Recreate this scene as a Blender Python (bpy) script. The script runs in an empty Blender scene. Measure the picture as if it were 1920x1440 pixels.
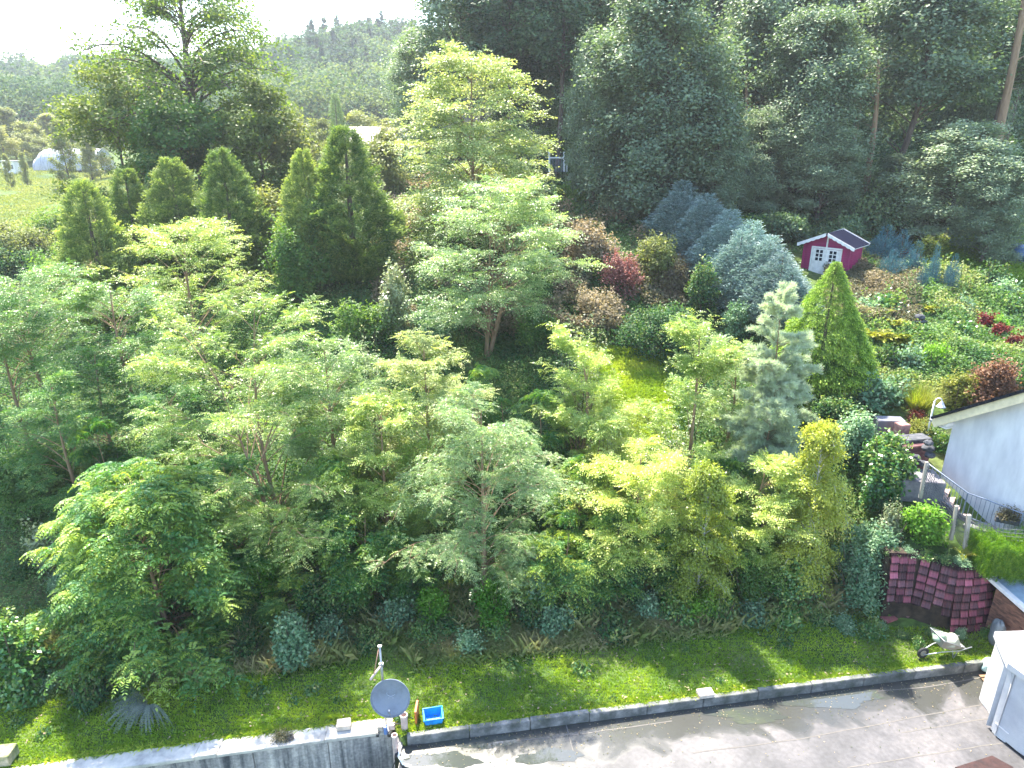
import bpy, math, random
import numpy as np
from mathutils import Vector, Matrix
R_ = math.radians
sc = bpy.context.scene
COL = sc.collection

# ------------------------------------------------------------------ camera, sky, sun, exposure
CAMZ, PITCH, F = 14.0, R_(20.0), 1280.0
CP, SP = math.cos(PITCH), math.sin(PITCH)
cam_d = bpy.data.cameras.new('camera'); cam_d.sensor_width = 36.0
cam_d.lens = 36.0 * F / 1920.0; cam_d.clip_start = 0.2; cam_d.clip_end = 3000
cam = bpy.data.objects.new('camera', cam_d); COL.objects.link(cam)
cam.location = (0, 0, CAMZ); cam.rotation_euler = (math.pi / 2 - PITCH, 0, 0)
sc.camera = cam

SUN_AZ, SUN_EL = R_(-19.0), R_(57.0)         # azimuth from +Y, negative = to the left
w = bpy.data.worlds.new('World'); sc.world = w; w.use_nodes = True
nt = w.node_tree; bg = nt.nodes['Background']
sky = nt.nodes.new('ShaderNodeTexSky'); sky.sky_type = 'NISHITA'; sky.sun_disc = False
sky.sun_elevation = SUN_EL; sky.sun_rotation = SUN_AZ; sky.dust_density = 1.2; sky.air_density = 1.2; sky.ozone_density = 3.0
sky.altitude = 100
nt.links.new(sky.outputs[0], bg.inputs[0]); bg.inputs[1].default_value = 0.15
sd = bpy.data.lights.new('sun', 'SUN'); sd.energy = 5.0; sd.angle = R_(0.6); sd.color = (1.0, 0.93, 0.80)
sun = bpy.data.objects.new('sun', sd); COL.objects.link(sun)
sdir = Vector((math.sin(SUN_AZ) * math.cos(SUN_EL), math.cos(SUN_AZ) * math.cos(SUN_EL), math.sin(SUN_EL)))
sun.rotation_euler = sdir.to_track_quat('Z', 'Y').to_euler()
sc.view_settings.view_transform = 'Standard'; sc.view_settings.look = 'None'
sc.view_settings.exposure = 2.22; sc.view_settings.gamma = 1.0
cy = sc.cycles
cy.max_bounces = 8; cy.diffuse_bounces = 4; cy.glossy_bounces = 2; cy.transmission_bounces = 6
cy.volume_bounces = 0; cy.transparent_max_bounces = 4; cy.caustics_reflective = False; cy.caustics_refractive = False
cy.use_denoising = True
cy.use_adaptive_sampling = True; cy.adaptive_threshold = 0.02

# ------------------------------------------------------------------ terrain
def sstep(a, b, x):
    t = np.clip((np.asarray(x, float) - a) / (b - a), 0, 1); return t * t * (3 - 2 * t)
def edge(X):
    """Y of the lawn's near edge (wall on the left, kerb on the right)."""
    X = np.clip(np.asarray(X, float), -45, 45)
    L = 13.5 + .169 * (X + 3.07); Rr = 13.0 + .16 * (X + 2.56)
    k = sstep(-3.05, -2.75, X)
    return L * (1 - k) + Rr * k
_r = np.random.RandomState(5)
_G = _r.rand(64, 64)
def vnoise(x, y, s=1.0):
    x = np.asarray(x, float) / s; y = np.asarray(y, float) / s
    xi = np.floor(x).astype(int); yi = np.floor(y).astype(int)
    fx = x - xi; fy = y - yi; fx = fx * fx * (3 - 2 * fx); fy = fy * fy * (3 - 2 * fy)
    g = lambda a, b: _G[a % 64, b % 64]
    return ((g(xi, yi) * (1 - fx) + g(xi + 1, yi) * fx) * (1 - fy) + (g(xi, yi + 1) * (1 - fx) + g(xi + 1, yi + 1) * fx) * fy)
YC = [0, 10, 16.5, 17.5, 19, 22, 26, 30, 36, 45, 60, 80, 110, 150, 220, 300, 380, 600]
ZC_ = [0, 0, 0, .1, .55, 1.7, 3.2, 4.7, 7.1, 9.2, 12, 14.5, 18, 24, 34, 40, 42, 42]     # centre
ZR = [0, 0, 0, .1, .55, 1.7, 3.2, 4.7, 7.1, 9.4, 13.5, 19, 27, 38, 52, 60, 60, 60]      # right, forest slope
ZL = [0, 0, 0, .1, .4, 1.0, 2.0, 3.2, 4.6, 5.8, 6.7, 7.2, 8.1, 11.0, 16, 30, 34, 34]    # left, valley meadow
def terr(x, y):
    x = np.asarray(x, float); y = np.asarray(y, float)
    zc = np.interp(y, YC, ZC_); zr = np.interp(y, YC, ZR); zl = np.interp(y, YC, ZL)
    kr = sstep(2, 26, x); kl = sstep(-6, -26, x) * sstep(15, 30, y)
    # far away the centre belongs to the valley too
    kl2 = sstep(75, 110, y) * sstep(8, -6, x)
    kl = np.maximum(kl, kl2); kr = kr * (1 - kl2)
    z = zc * (1 - kr) * (1 - kl) + zr * kr * (1 - kl) + zl * kl
    z = z + (vnoise(x, y, 3.0) - .5) * .5 * sstep(17.5, 22, y) + (vnoise(x + 9, y, 14.0) - .5) * 2.0 * sstep(60, 120, y)
    # far right ridge of the valley behind
    z = z + 8 * np.exp(-((x + 62) / 34) ** 2) * sstep(170, 280, y)
    z = z + 8 * np.exp(-((x + 10) / 60) ** 2) * sstep(170, 280, y)
    zr2 = np.interp(y, [17.42, 17.7, 20, 22, 25, 30, 36], [0, 2.05, 3.05, 3.75, 4.6, 5.6, 7.1])
    k2 = sstep(11.0, 12.2, x) * np.where(y > 17.42, 1, 0) * sstep(38, 34, y)
    z = np.where(k2 > 0, np.maximum(z, z * (1 - k2) + zr2 * k2), z)
    e = edge(x)
    z = np.where(y < e - .1, z - 4.5, z)
    return z
def W(px, py, Y):
    u, v = px - 960.0, py - 720.0
    t = Y / (F * CP - v * SP)
    return Vector((u * t, Y, CAMZ - (F * SP + v * CP) * t))
def pscale(py, Y):
    return Y / (F * CP - (py - 720.0) * SP)
def G(px, py):
    u, v = px - 960.0, py - 720.0
    dy, dz = F * CP - v * SP, -(F * SP + v * CP)
    lo = 9.0
    for i in range(6000):
        Y = lo + i * .05; t = Y / dy
        if CAMZ + dz * t <= float(terr(u * t, Y)): break
    return Vector((u * t, Y, float(terr(u * t, Y))))
def tz(x, y): return float(terr(x, y))

# ------------------------------------------------------------------ tags and mesh helpers
def tag(o, label=None, cat=None, group=None, kind=None):
    if label: o['label'] = label
    if cat: o['category'] = cat
    if group: o['group'] = group
    if kind: o['kind'] = kind
    return o
def empty(name, loc, rz=0.0, label=None, cat=None, group=None):
    o = bpy.data.objects.new(name, None); COL.objects.link(o); o.empty_display_size = .3
    o.location = loc; o.rotation_euler = (0, 0, rz); tag(o, label, cat, group); return o
def link(name, me, mat=None, parent=None, loc=None):
    o = bpy.data.objects.new(name, me); COL.objects.link(o)
    if mat is not None and not me.materials: me.materials.append(mat)
    if parent is not None: o.parent = parent
    if loc is not None: o.location = loc
    return o
def quadmesh(name, V, Q, v=None, smooth=False):
    me = bpy.data.meshes.new(name)
    V = np.ascontiguousarray(V, np.float32); Q = np.ascontiguousarray(Q, np.int32)
    me.vertices.add(len(V)); me.vertices.foreach_set('co', V.ravel())
    n = len(Q); me.loops.add(n * 4); me.polygons.add(n)
    me.polygons.foreach_set('loop_start', np.arange(0, n * 4, 4, dtype=np.int32))
    me.loops.foreach_set('vertex_index', Q.ravel())
    if smooth: me.polygons.foreach_set('use_smooth', np.ones(n, bool))
    me.update(calc_edges=True)
    if v is not None:
        a = me.attributes.new('v', 'FLOAT', 'FACE'); a.data.foreach_set('value', np.ascontiguousarray(v, np.float32))
    return me
def leafmesh(name, quads, v):
    """quads (n,4,3) loose leaf faces"""
    n = len(quads)
    return quadmesh(name, quads.reshape(-1, 3), np.arange(n * 4).reshape(n, 4), v)
def nrm(a): return a / np.maximum(np.linalg.norm(a, axis=-1, keepdims=True), 1e-9)

class MB:
    """collects faces for ONE mesh object"""
    def __init__(s): s.v = []; s.f = []
    def add(s, vs, fs):
        o = len(s.v); s.v += [tuple(p) for p in vs]; s.f += [[i + o for i in f] for f in fs]; return s
    def hexa(s, b, t):
        return s.add(list(b) + list(t), [(3, 2, 1, 0), (4, 5, 6, 7), (0, 1, 5, 4), (1, 2, 6, 5), (2, 3, 7, 6), (3, 0, 4, 7)])
    def box(s, c, size, rz=0.0, M=None):
        hx, hy, hz = size[0] / 2, size[1] / 2, size[2] / 2
        ps = [Vector((x, y, z)) for z in (-hz, hz) for (x, y) in ((-hx, -hy), (hx, -hy), (hx, hy), (-hx, hy))]
        m = M if M is not None else Matrix.Rotation(rz, 4, 'Z')
        ps = [m @ p + Vector(c) for p in ps]
        return s.hexa(ps[:4], ps[4:])
    def bar(s, a, b, w_, h_=None, up=Vector((0, 0, 1))):
        a = Vector(a); b = Vector(b); h_ = h_ or w_; d = (b - a).normalized()
        x = d.cross(up)
        if x.length < 1e-3: x = d.cross(Vector((0, 1, 0)))
        x.normalize(); y = x.cross(d)
        c = [(-1, -1), (1, -1), (1, 1), (-1, 1)]
        return s.hexa([a + x * i * w_ / 2 + y * j * h_ / 2 for i, j in c], [b + x * i * w_ / 2 + y * j * h_ / 2 for i, j in c])
    def tube(s, pts, r, n=8, cap=True):
        pts = [Vector(p) for p in pts]; rs = r if hasattr(r, '__len__') else [r] * len(pts); o = len(s.v)
        ref = Vector((0.3, 0.2, 1)).normalized()
        for i, p in enumerate(pts):
            d = (pts[min(i + 1, len(pts) - 1)] - pts[max(i - 1, 0)]).normalized()
            x = d.cross(ref)
            if x.length < 1e-2: x = d.cross(Vector((1, 0, 0)))
            x.normalize(); y = d.cross(x)
            for k in range(n):
                a = 2 * math.pi * k / n; s.v.append(tuple(p + (x * math.cos(a) + y * math.sin(a)) * rs[i]))
        for i in range(len(pts) - 1):
            for k in range(n):
                s.f.append([o + i * n + k, o + i * n + (k + 1) % n, o + (i + 1) * n + (k + 1) % n, o + (i + 1) * n + k])
        if cap:
            s.f.append([o + k for k in range(n)][::-1]); s.f.append([o + (len(pts) - 1) * n + k for k in range(n)])
        return s
    def build(s, name, mat, parent=None, smooth=False, bevel=0.0):
        me = bpy.data.meshes.new(name); me.from_pydata(s.v, [], s.f)
        import bmesh
        bm = bmesh.new(); bm.from_mesh(me); bmesh.ops.recalc_face_normals(bm, faces=bm.faces)
        if bevel > 0:
            bmesh.ops.bevel(bm, geom=list(bm.edges), offset=bevel, segments=2, affect='EDGES', clamp_overlap=True)
        bm.to_mesh(me); bm.free()
        if smooth:
            for p in me.polygons: p.use_smooth = True
        me.update()
        o = link(name, me, mat, parent)
        return o
def rel(o_pos, ps, rz=0.0):
    """world points -> local points of an empty at o_pos turned rz"""
    m = Matrix.Rotation(-rz, 4, 'Z'); return [m @ (Vector(p) - Vector(o_pos)) for p in ps]

# ------------------------------------------------------------------ materials
def newmat(name):
    m = bpy.data.materials.new(name); m.use_nodes = True; n = m.node_tree.nodes; l = m.node_tree.links
    return m, n, l, n['Principled BSDF']
def ramp(n, cols, pos=None):
    r = n.new('ShaderNodeValToRGB'); e = r.color_ramp.elements
    pos = pos or [i / (len(cols) - 1) for i in range(len(cols))]
    while len(e) < len(cols): e.new(.5)
    for i, (c, p) in enumerate(zip(cols, pos)): e[i].position = p; e[i].color = (*c, 1)
    return r
def leaf_mat(name, cols, trans=.42, tcol=(1.5, 1.7, .7), rough=.58, spec=.3, var=.25):
    m, n, l, p = newmat(name)
    at = n.new('ShaderNodeAttribute'); at.attribute_name = 'v'
    r = ramp(n, cols); l.new(at.outputs['Fac'], r.inputs[0])
    oi = n.new('ShaderNodeObjectInfo'); hv = n.new('ShaderNodeHueSaturation')
    mr = n.new('ShaderNodeMapRange'); mr.inputs[3].default_value = 1 - var; mr.inputs[4].default_value = 1 + var
    l.new(oi.outputs['Random'], mr.inputs[0]); l.new(mr.outputs[0], hv.inputs['Value']); l.new(r.outputs[0], hv.inputs['Color'])
    mr2 = n.new('ShaderNodeMapRange'); mr2.inputs[3].default_value = .5 + .02; mr2.inputs[4].default_value = .5 - .02
    l.new(oi.outputs['Random'], mr2.inputs[0]); l.new(mr2.outputs[0], hv.inputs['Hue'])
    l.new(hv.outputs[0], p.inputs['Base Color']); p.inputs['Roughness'].default_value = rough
    p.inputs['Specular IOR Level'].default_value = spec
    tr = n.new('ShaderNodeBsdfTranslucent')
    mx = n.new('ShaderNodeMix'); mx.data_type = 'RGBA'; mx.blend_type = 'MULTIPLY'; mx.inputs[0].default_value = 1
    l.new(hv.outputs[0], mx.inputs[6]); mx.inputs[7].default_value = (*tcol, 1); l.new(mx.outputs[2], tr.inputs[0])
    ms = n.new('ShaderNodeMixShader'); ms.inputs[0].default_value = trans
    l.new(p.outputs[0], ms.inputs[1]); l.new(tr.outputs[0], ms.inputs[2])
    l.new(ms.outputs[0], n['Material Output'].inputs[0])
    return m
def noise_mat(name, c1, c2, scale=4, rough=.8, bump=.3, detail=6, c3=None, spec=.3, stretch=None):
    m, n, l, p = newmat(name)
    tc = n.new('ShaderNodeTexCoord'); mp = n.new('ShaderNodeMapping')
    if stretch: mp.inputs['Scale'].default_value = stretch
    no = n.new('ShaderNodeTexNoise'); no.inputs['Scale'].default_value = scale; no.inputs['Detail'].default_value = detail
    no.inputs['Roughness'].default_value = .65
    l.new(tc.outputs['Object'], mp.inputs[0]); l.new(mp.outputs[0], no.inputs[0])
    r = ramp(n, [c1, c2] if c3 is None else [c1, c2, c3], [.35, .65] if c3 is None else [.3, .5, .7])
    l.new(no.outputs[0], r.inputs[0]); l.new(r.outputs[0], p.inputs['Base Color'])
    p.inputs['Roughness'].default_value = rough; p.inputs['Specular IOR Level'].default_value = spec
    if bump:
        b = n.new('ShaderNodeBump'); b.inputs['Strength'].default_value = bump; b.inputs['Distance'].default_value = .02
        l.new(no.outputs[0], b.inputs['Height']); l.new(b.outputs[0], p.inputs['Normal'])
    return m
def plain(name, c, rough=.5, metal=0.0, spec=.5):
    m, n, l, p = newmat(name)
    no = n.new('ShaderNodeTexNoise'); no.inputs['Scale'].default_value = 6; no.inputs['Detail'].default_value = 5
    r = ramp(n, [tuple(x * .82 for x in c), tuple(min(1, x * 1.1) for x in c)], [.3, .7])
    tc = n.new('ShaderNodeTexCoord'); l.new(tc.outputs['Object'], no.inputs[0])
    l.new(no.outputs[0], r.inputs[0]); l.new(r.outputs[0], p.inputs['Base Color'])
    p.inputs['Roughness'].default_value = rough; p.inputs['Metallic'].default_value = metal
    p.inputs['Specular IOR Level'].default_value = spec
    return m

M = {}
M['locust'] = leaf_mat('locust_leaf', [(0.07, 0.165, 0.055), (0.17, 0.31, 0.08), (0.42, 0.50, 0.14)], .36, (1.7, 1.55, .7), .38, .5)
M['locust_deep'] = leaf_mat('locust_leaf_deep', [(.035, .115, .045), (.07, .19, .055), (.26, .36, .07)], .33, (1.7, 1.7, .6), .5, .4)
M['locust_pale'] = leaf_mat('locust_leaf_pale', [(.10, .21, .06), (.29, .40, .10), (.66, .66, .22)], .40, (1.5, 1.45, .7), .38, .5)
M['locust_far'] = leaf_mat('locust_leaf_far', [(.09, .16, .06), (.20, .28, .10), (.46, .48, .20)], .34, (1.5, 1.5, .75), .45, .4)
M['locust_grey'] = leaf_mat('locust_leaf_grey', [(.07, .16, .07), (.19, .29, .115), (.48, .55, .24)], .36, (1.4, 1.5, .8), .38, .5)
M['birch'] = leaf_mat('birch_leaf', [(0.150, 0.213, 0.037), (0.300, 0.362, 0.062), (0.500, 0.500, 0.100)], .45, (1.4, 1.4, .7), .4, .5)
M['broad'] = leaf_mat('broad_leaf', [(0.043, 0.109, 0.032), (0.087, 0.174, 0.043), (0.174, 0.246, 0.058)], .36, (1.6, 1.8, .6))
M['forest'] = leaf_mat('forest_leaf', [(.04, .08, .045), (.09, .15, .075), (.20, .26, .11)], .24, (1.4, 1.7, .6), .55, .25)
M['willow'] = leaf_mat('willow_leaf', [(.10, .15, .11), (.20, .26, .16), (.36, .42, .22)], .26, (1.3, 1.5, .7), .55, .25)
M['oak'] = leaf_mat('oak_leaf', [(.07, .11, .03), (.16, .21, .05), (.33, .34, .10)], .42, (1.6, 1.6, .6), .55, .2)
M['oak_dark'] = leaf_mat('oak_leaf_dark', [(.055, .10, .03), (.11, .17, .04), (.25, .28, .07)], .42, (1.6, 1.7, .6), .55, .2)
M['thuja'] = leaf_mat('thuja_leaf', [(.05, .10, .04), (.12, .20, .06), (.34, .38, .12)], .25, (1.4, 1.6, .6), .6, .2)
M['thuja_brown'] = leaf_mat('thuja_brown_leaf', [(.06, .09, .035), (.14, .15, .06), (.30, .22, .11)], .2, (1.4, 1.4, .6), .55, .3)
M['gold'] = leaf_mat('golden_cypress_leaf', [(.02, .065, .015), (.065, .17, .028), (.26, .40, .06)], .25, (1.4, 1.5, .5), .55, .25)
M['juniper'] = leaf_mat('blue_juniper_leaf', [(0.051, 0.102, 0.093), (0.162, 0.246, 0.230), (0.391, 0.484, 0.451)], .2, (1.1, 1.3, 1), .6, .3)
M['blue'] = leaf_mat('blue_conifer_leaf', [(0.024, 0.072, 0.088), (0.064, 0.152, 0.184), (0.128, 0.256, 0.288)], .2, (1, 1.3, 1.2), .6, .3)
M['pine'] = leaf_mat('pine_needle', [(.12, .18, .12), (.28, .36, .25), (.55, .60, .44)], .3, (1.2, 1.3, .8), .5, .35)
M['olive'] = leaf_mat('olive_bush_leaf', [(0.108, 0.135, 0.041), (0.230, 0.257, 0.081), (0.405, 0.392, 0.149)], .4, (1.4, 1.4, .7))
M['purple'] = leaf_mat('purple_bush_leaf', [(0.090, 0.060, 0.050), (0.130, 0.120, 0.060), (0.200, 0.180, 0.090)], .3, (1.3, 1.2, .8))
M['pinkish'] = leaf_mat('faded_bush_leaf', [(0.100, 0.110, 0.050), (0.240, 0.200, 0.120), (0.460, 0.380, 0.260)], .35, (1.3, 1.2, .8))
M['red'] = leaf_mat('red_bush_leaf', [(0.170, 0.051, 0.051), (0.340, 0.111, 0.111), (0.493, 0.255, 0.230)], .3, (1.3, .9, .8))
M['maple'] = leaf_mat('bronze_maple_leaf', [(.12, .07, .035), (.25, .125, .07), (.38, .22, .13)], .3, (1.3, 1.0, .7))
M['darkred'] = leaf_mat('dark_red_leaf', [(0.060, 0.009, 0.012), (0.132, 0.018, 0.018), (0.204, 0.042, 0.030)], .3, (1.3, .8, .8))
M['laurel'] = leaf_mat('laurel_leaf', [(0.041, 0.121, 0.041), (0.081, 0.203, 0.047), (0.270, 0.297, 0.068)], .25, (1.4, 1.6, .6), .3, .6)
M['bright'] = leaf_mat('bright_shrub_leaf', [(0.048, 0.144, 0.019), (0.106, 0.250, 0.029), (0.211, 0.346, 0.058)], .42, (1.4, 1.6, .6))
M['bluegreen'] = leaf_mat('bluegreen_bush_leaf', [(.07, .16, .075), (.15, .27, .14), (.34, .44, .27)], .3, (1.2, 1.4, .8))
M['pale'] = leaf_mat('pale_leaf', [(0.140, 0.200, 0.080), (0.280, 0.330, 0.160), (0.500, 0.520, 0.320)], .3, (1.2, 1.2, .9), .35, .6)
M['hedge'] = leaf_mat('hedge_leaf', [(0.036, 0.096, 0.014), (0.084, 0.192, 0.018), (0.204, 0.312, 0.036)], .25, (1.4, 1.6, .5))
M['fern'] = leaf_mat('yellow_fern_leaf', [(0.094, 0.122, 0.022), (0.187, 0.223, 0.036), (0.302, 0.302, 0.072)], .35, (1.3, 1.3, .6))
M['silver'] = leaf_mat('silver_plant_leaf', [(0.140, 0.182, 0.140), (0.231, 0.280, 0.231), (0.350, 0.385, 0.336)], .3, (1, 1.1, 1))
M['cover'] = leaf_mat('bramble_leaf', [(.02, .06, .03), (.045, .12, .045), (.11, .20, .06), (.30, .30, .12)], .3, (1.4, 1.6, .6), .55, .2)
M['cover_tan'] = leaf_mat('faded_ground_leaf', [(0.060, 0.090, 0.040), (0.140, 0.140, 0.070), (0.280, 0.220, 0.130), (0.420, 0.320, 0.220)], .33, (1.2, 1.2, .8))
M['grass'] = leaf_mat('grass_blade', [(.08, .17, .02), (.17, .29, .03), (.31, .42, .04), (.48, .50, .11)], .4, (1.5, 1.5, .45), .5, .3)
M['grass_old'] = leaf_mat('grass_blade_old', [(0.056, 0.150, 0.013), (0.112, 0.237, 0.015), (0.200, 0.338, 0.025), (0.325, 0.388, 0.075)], .4, (1.5, 1.6, .45), .5, .35)
M['meadow'] = leaf_mat('meadow_blade', [(.20, .24, .05), (.30, .33, .08), (.40, .40, .13)], .3, (1.2, 1.2, .6), .7, .1)
M['drygrass'] = leaf_mat('dry_grass_blade', [(.07, .17, .03), (.16, .25, .06), (.30, .31, .12), (.46, .38, .22)], .35, (1.3, 1.3, .7), .6, .3)
M['hill'] = leaf_mat('hill_tree_leaf', [(.04, .08, .055), (.09, .15, .075), (.24, .27, .11)], .25, (1.4, 1.5, .6), .8, .05)
M['bark'] = noise_mat('bark', (.06, .045, .035), (.16, .12, .09), 6, .9, .6, stretch=(1, 1, .2))
M['bark_tan'] = noise_mat('bark_tan', (.19, .12, .07), (.33, .22, .14), 6, .85, .5, stretch=(1, 1, .2))
M['bark_white'] = noise_mat('birch_bark', (.22, .2, .17), (.62, .6, .55), 5, .8, .3, stretch=(1, 1, 2))

# ------------------------------------------------------------------ plant generators (numpy)
def fronds(rng, P, D, N, L, pairs=6, lw=.17, droop=.35, fold=.25, v=None, tipv=.0, lwid=.42, termv=.1):
    n = len(P); D = nrm(D); S = nrm(np.cross(D, N)); N = np.cross(S, D)
    L = np.broadcast_to(np.asarray(L, float), (n,))[:, None]
    if v is None: v = rng.rand(n)
    out = []; vo = []
    dn = np.array([0, 0, -1.0])
    for s in np.linspace(.16, .93, pairs):
        B = P + D * L * s + dn * droop * L * s * s
        Ds = nrm(D + dn * 2 * droop * s)
        ll = L * lw * (.72 + .5 * math.sin(math.pi * min(1, s * 1.05)))
        for sd_ in (-1, 1):
            A = nrm(S * sd_ + Ds * .45 + dn * fold + rng.randn(n, 3) * .12)
            Wd = nrm(np.cross(A, N + rng.randn(n, 3) * .25)) * ll * lwid * .5
            out.append(np.stack([B, B + A * ll * .5 + Wd, B + A * ll, B + A * ll * .5 - Wd], 1))
            vo.append(v + tipv * s + rng.uniform(-.12, .12, n))
    B = P + D * L * .93 + dn * droop * L * .87; A = nrm(D + dn * 2 * droop); ll = L * lw * 1.1
    Wd = nrm(np.cross(A, N)) * ll * lwid * .5
    out.append(np.stack([B, B + A * ll * .5 + Wd, B + A * ll, B + A * ll * .5 - Wd], 1)); vo.append(v + tipv + termv)
    return np.concatenate(out), np.clip(np.concatenate(vo), 0, 1)
def leaves(rng, P, size, spread, k, up=.6, out=None, aspect=.55, v=None, droop=0.0, vj=.2):
    n = len(P); PP = np.repeat(P, k, 0) + rng.randn(n * k, 3) * spread
    N = rng.randn(n * k, 3); N[:, 2] += up * 2
    if out is not None: N += np.repeat(out, k, 0) * 1.0
    N = nrm(N); T = rng.randn(n * k, 3); T[:, 2] -= droop * 2
    A = nrm(T - N * np.sum(T * N, 1, keepdims=True)); B = np.cross(N, A)
    s = (size * rng.uniform(.65, 1.25, n * k))[:, None]
    q = np.stack([PP, PP + A * s * .45 + B * s * aspect * .5, PP + A * s, PP + A * s * .45 - B * s * aspect * .5], 1)
    vv = (np.repeat(v, k) if v is not None else rng.rand(n * k)) + rng.uniform(-vj, vj, n * k)
    return q, np.clip(vv, 0, 1)
def tubes(paths, n=5):
    """paths: list of (pts (k,3), radii (k,)) -> V,Q"""
    Vs, Qs, o = [], [], 0
    ang = np.arange(n) * 2 * math.pi / n
    for pts, rr in paths:
        pts = np.asarray(pts, float); k = len(pts)
        d = nrm(np.gradient(pts, axis=0)); ref = np.array([.31, .22, .92])
        x = nrm(np.cross(d, ref)); y = np.cross(d, x)
        ring = pts[:, None] + (x[:, None] * np.cos(ang)[None, :, None] + y[:, None] * np.sin(ang)[None, :, None]) * np.asarray(rr)[:, None, None]
        Vs.append(ring.reshape(-1, 3))
        i = np.arange(k - 1)[:, None] * n; j = np.arange(n)[None]; j2 = (j + 1) % n
        Qs.append(np.stack([i + j, i + j2, i + n + j2, i + n + j], -1).reshape(-1, 4) + o); o += k * n
    return np.concatenate(Vs), np.concatenate(Qs)
PROF = {
    'umbrella': lambda t: np.where(t < .45, .55 + .45 * t / .45, np.cos(np.clip((t - .45) / .55, 0, 1) * 1.35) ** .75),
    'round': lambda t: np.sqrt(np.clip(1 - ((t - .42) / .6) ** 2, .02, 1)),
    'oval': lambda t: np.sqrt(np.clip(1 - ((t - .40) / .62) ** 2, .02, 1)) * .95,
    'cone': lambda t: np.clip(1.02 - t, .04, 1) ** .8,
    'spire': lambda t: np.where(t < .3, .7 + t, np.clip(1.05 - (t - .3) / .72, .06, 1) ** .75),
    'pointed': lambda t: np.clip((1.0 - t) / .86, .02, 1) ** .9 * np.where(t < .12, .8 + .2 * t / .12, 1),
    'flat': lambda t: np.where(t < .6, .45 + .9 * t, .99 - (t - .6) * .8),
}
def grow(rng, H, cb, R, prof='round', nl=40, ntw=9, tl=.3, rise=.6, stems=1, lean=(0., 0.), tr=None, k=6, bow=.18, lobes=None, arch=0., wood_twigs=False, tmin=0., tpow=.85, inner=.55):
    """returns wood paths, anchor points, twig directions, outward directions"""
    f = PROF[prof]; tr = tr or H * .010 + .02
    paths = []; st = []
    for s in range(stems):
        zz = np.linspace(0, 1, 9); off = rng.randn(2) * (R * .18 if stems > 1 else 0)
        wob = rng.randn(2) * .03 * H
        px = off[0] * (.25 + zz) + lean[0] * zz ** 1.2 + wob[0] * np.sin(zz * 3.1); py = off[1] * (.25 + zz) + lean[1] * zz ** 1.2 + wob[1] * np.sin(zz * 2.6)
        hh = H * (.95 if s == 0 else rng.uniform(.7, .92))
        pts = np.stack([px, py, zz * hh - .12], 1); st.append((pts, hh))
        paths.append((pts, tr * (1.15 - zz * 1.02) * (1 if stems == 1 else .7)))
    P, D, O = [], [], []
    dirs = rng.uniform(0, 6.28)
    lob = rng.uniform(0, 6.28, 3)
    for i in range(nl):
        t = tmin + (1 - tmin) * rng.rand() ** tpow; az = dirs + i * 2.4 + rng.uniform(-.5, .5)
        zt = H * (cb + t * (1 - cb))
        r = float(f(t)) * R * rng.uniform(.62, 1.1) * (1 + .16 * math.sin(2 * az + lob[0]) + .10 * math.sin(3 * az + lob[1] + 4 * t))
        pts, hh = st[i % stems]
        zs = max(.06 * H, zt - rise * r - .04 * H); zs = min(zs, hh * .93)
        def at(z): return np.array([np.interp(z, pts[:, 2], pts[:, 0]), np.interp(z, pts[:, 2], pts[:, 1]), z])
        a = at(zs); c = at(min(zt, hh)); c[2] = zt
        b = c + np.array([math.cos(az) * r, math.sin(az) * r, 0])
        m = (a + b) / 2 + np.array([0, 0, r * bow])
        s = np.linspace(0, 1, 7)[:, None]
        bz = a * (1 - s) ** 2 + 2 * m * s * (1 - s) + b * s * s
        bz[:, 2] -= arch * r * (s[:, 0] ** 3)
        lr = max(.010, tr * .30 * min(1, r / max(R, .1)) * (1 - .5 * zs / H))
        paths.append((bz, np.linspace(lr, lr * .25, 7)))
        for j in range(ntw):
            sj = rng.uniform(.22 + .3 * (1 - inner), 1.0); q = a * (1 - sj) ** 2 + 2 * m * sj * (1 - sj) + b * sj * sj; q[2] -= arch * r * sj ** 3
            tg = nrm(2 * (1 - sj) * (m - a) + 2 * sj * (b - m))
            ang = rng.choice([-1, 1]) * rng.uniform(.35, 1.25) * (1 if j else .1)
            ca, sa = math.cos(ang), math.sin(ang)
            d = np.array([tg[0] * ca - tg[1] * sa, tg[0] * sa + tg[1] * ca, tg[2] * .5 + rng.uniform(-.1, .45)]); d = nrm(d)
            ln = tl * R * rng.uniform(.5, 1.2) * (1.15 - .35 * sj)
            ss = np.linspace(.12, 1, k)[:, None]
            tp = q + d * ln * ss + np.array([0, 0, -1.]) * ln * (.18 + arch) * ss ** 2
            P.append(tp); D.append(np.repeat(d[None], k, 0)); o = nrm(np.array([math.cos(az), math.sin(az), .5])); O.append(np.repeat(o[None], k, 0))
            if wood_twigs and j % 3 == 0:
                tt = np.vstack([q, tp[::2]]); paths.append((tt, np.linspace(lr * .3, .005, len(tt))))
    return paths, np.concatenate(P), np.concatenate(D), np.concatenate(O)
def locust_crown(rng, P, D, L, per=1, pairs=6, **kw):
    P = np.repeat(P, per, 0); D = np.repeat(D, per, 0); n = len(P)
    up = np.tile([0, 0, 1.0], (n, 1)); S = nrm(np.cross(D, up)) * rng.choice([-1, 1], n)[:, None]
    d = nrm(D * .5 + S * .75 + up * .12 + rng.randn(n, 3) * .28)
    N = nrm(up + rng.randn(n, 3) * .35 + D * .2)
    return fronds(rng, P, d, N, L * rng.uniform(.7, 1.15, n), pairs, v=kw.pop('v', None), **kw)
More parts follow.
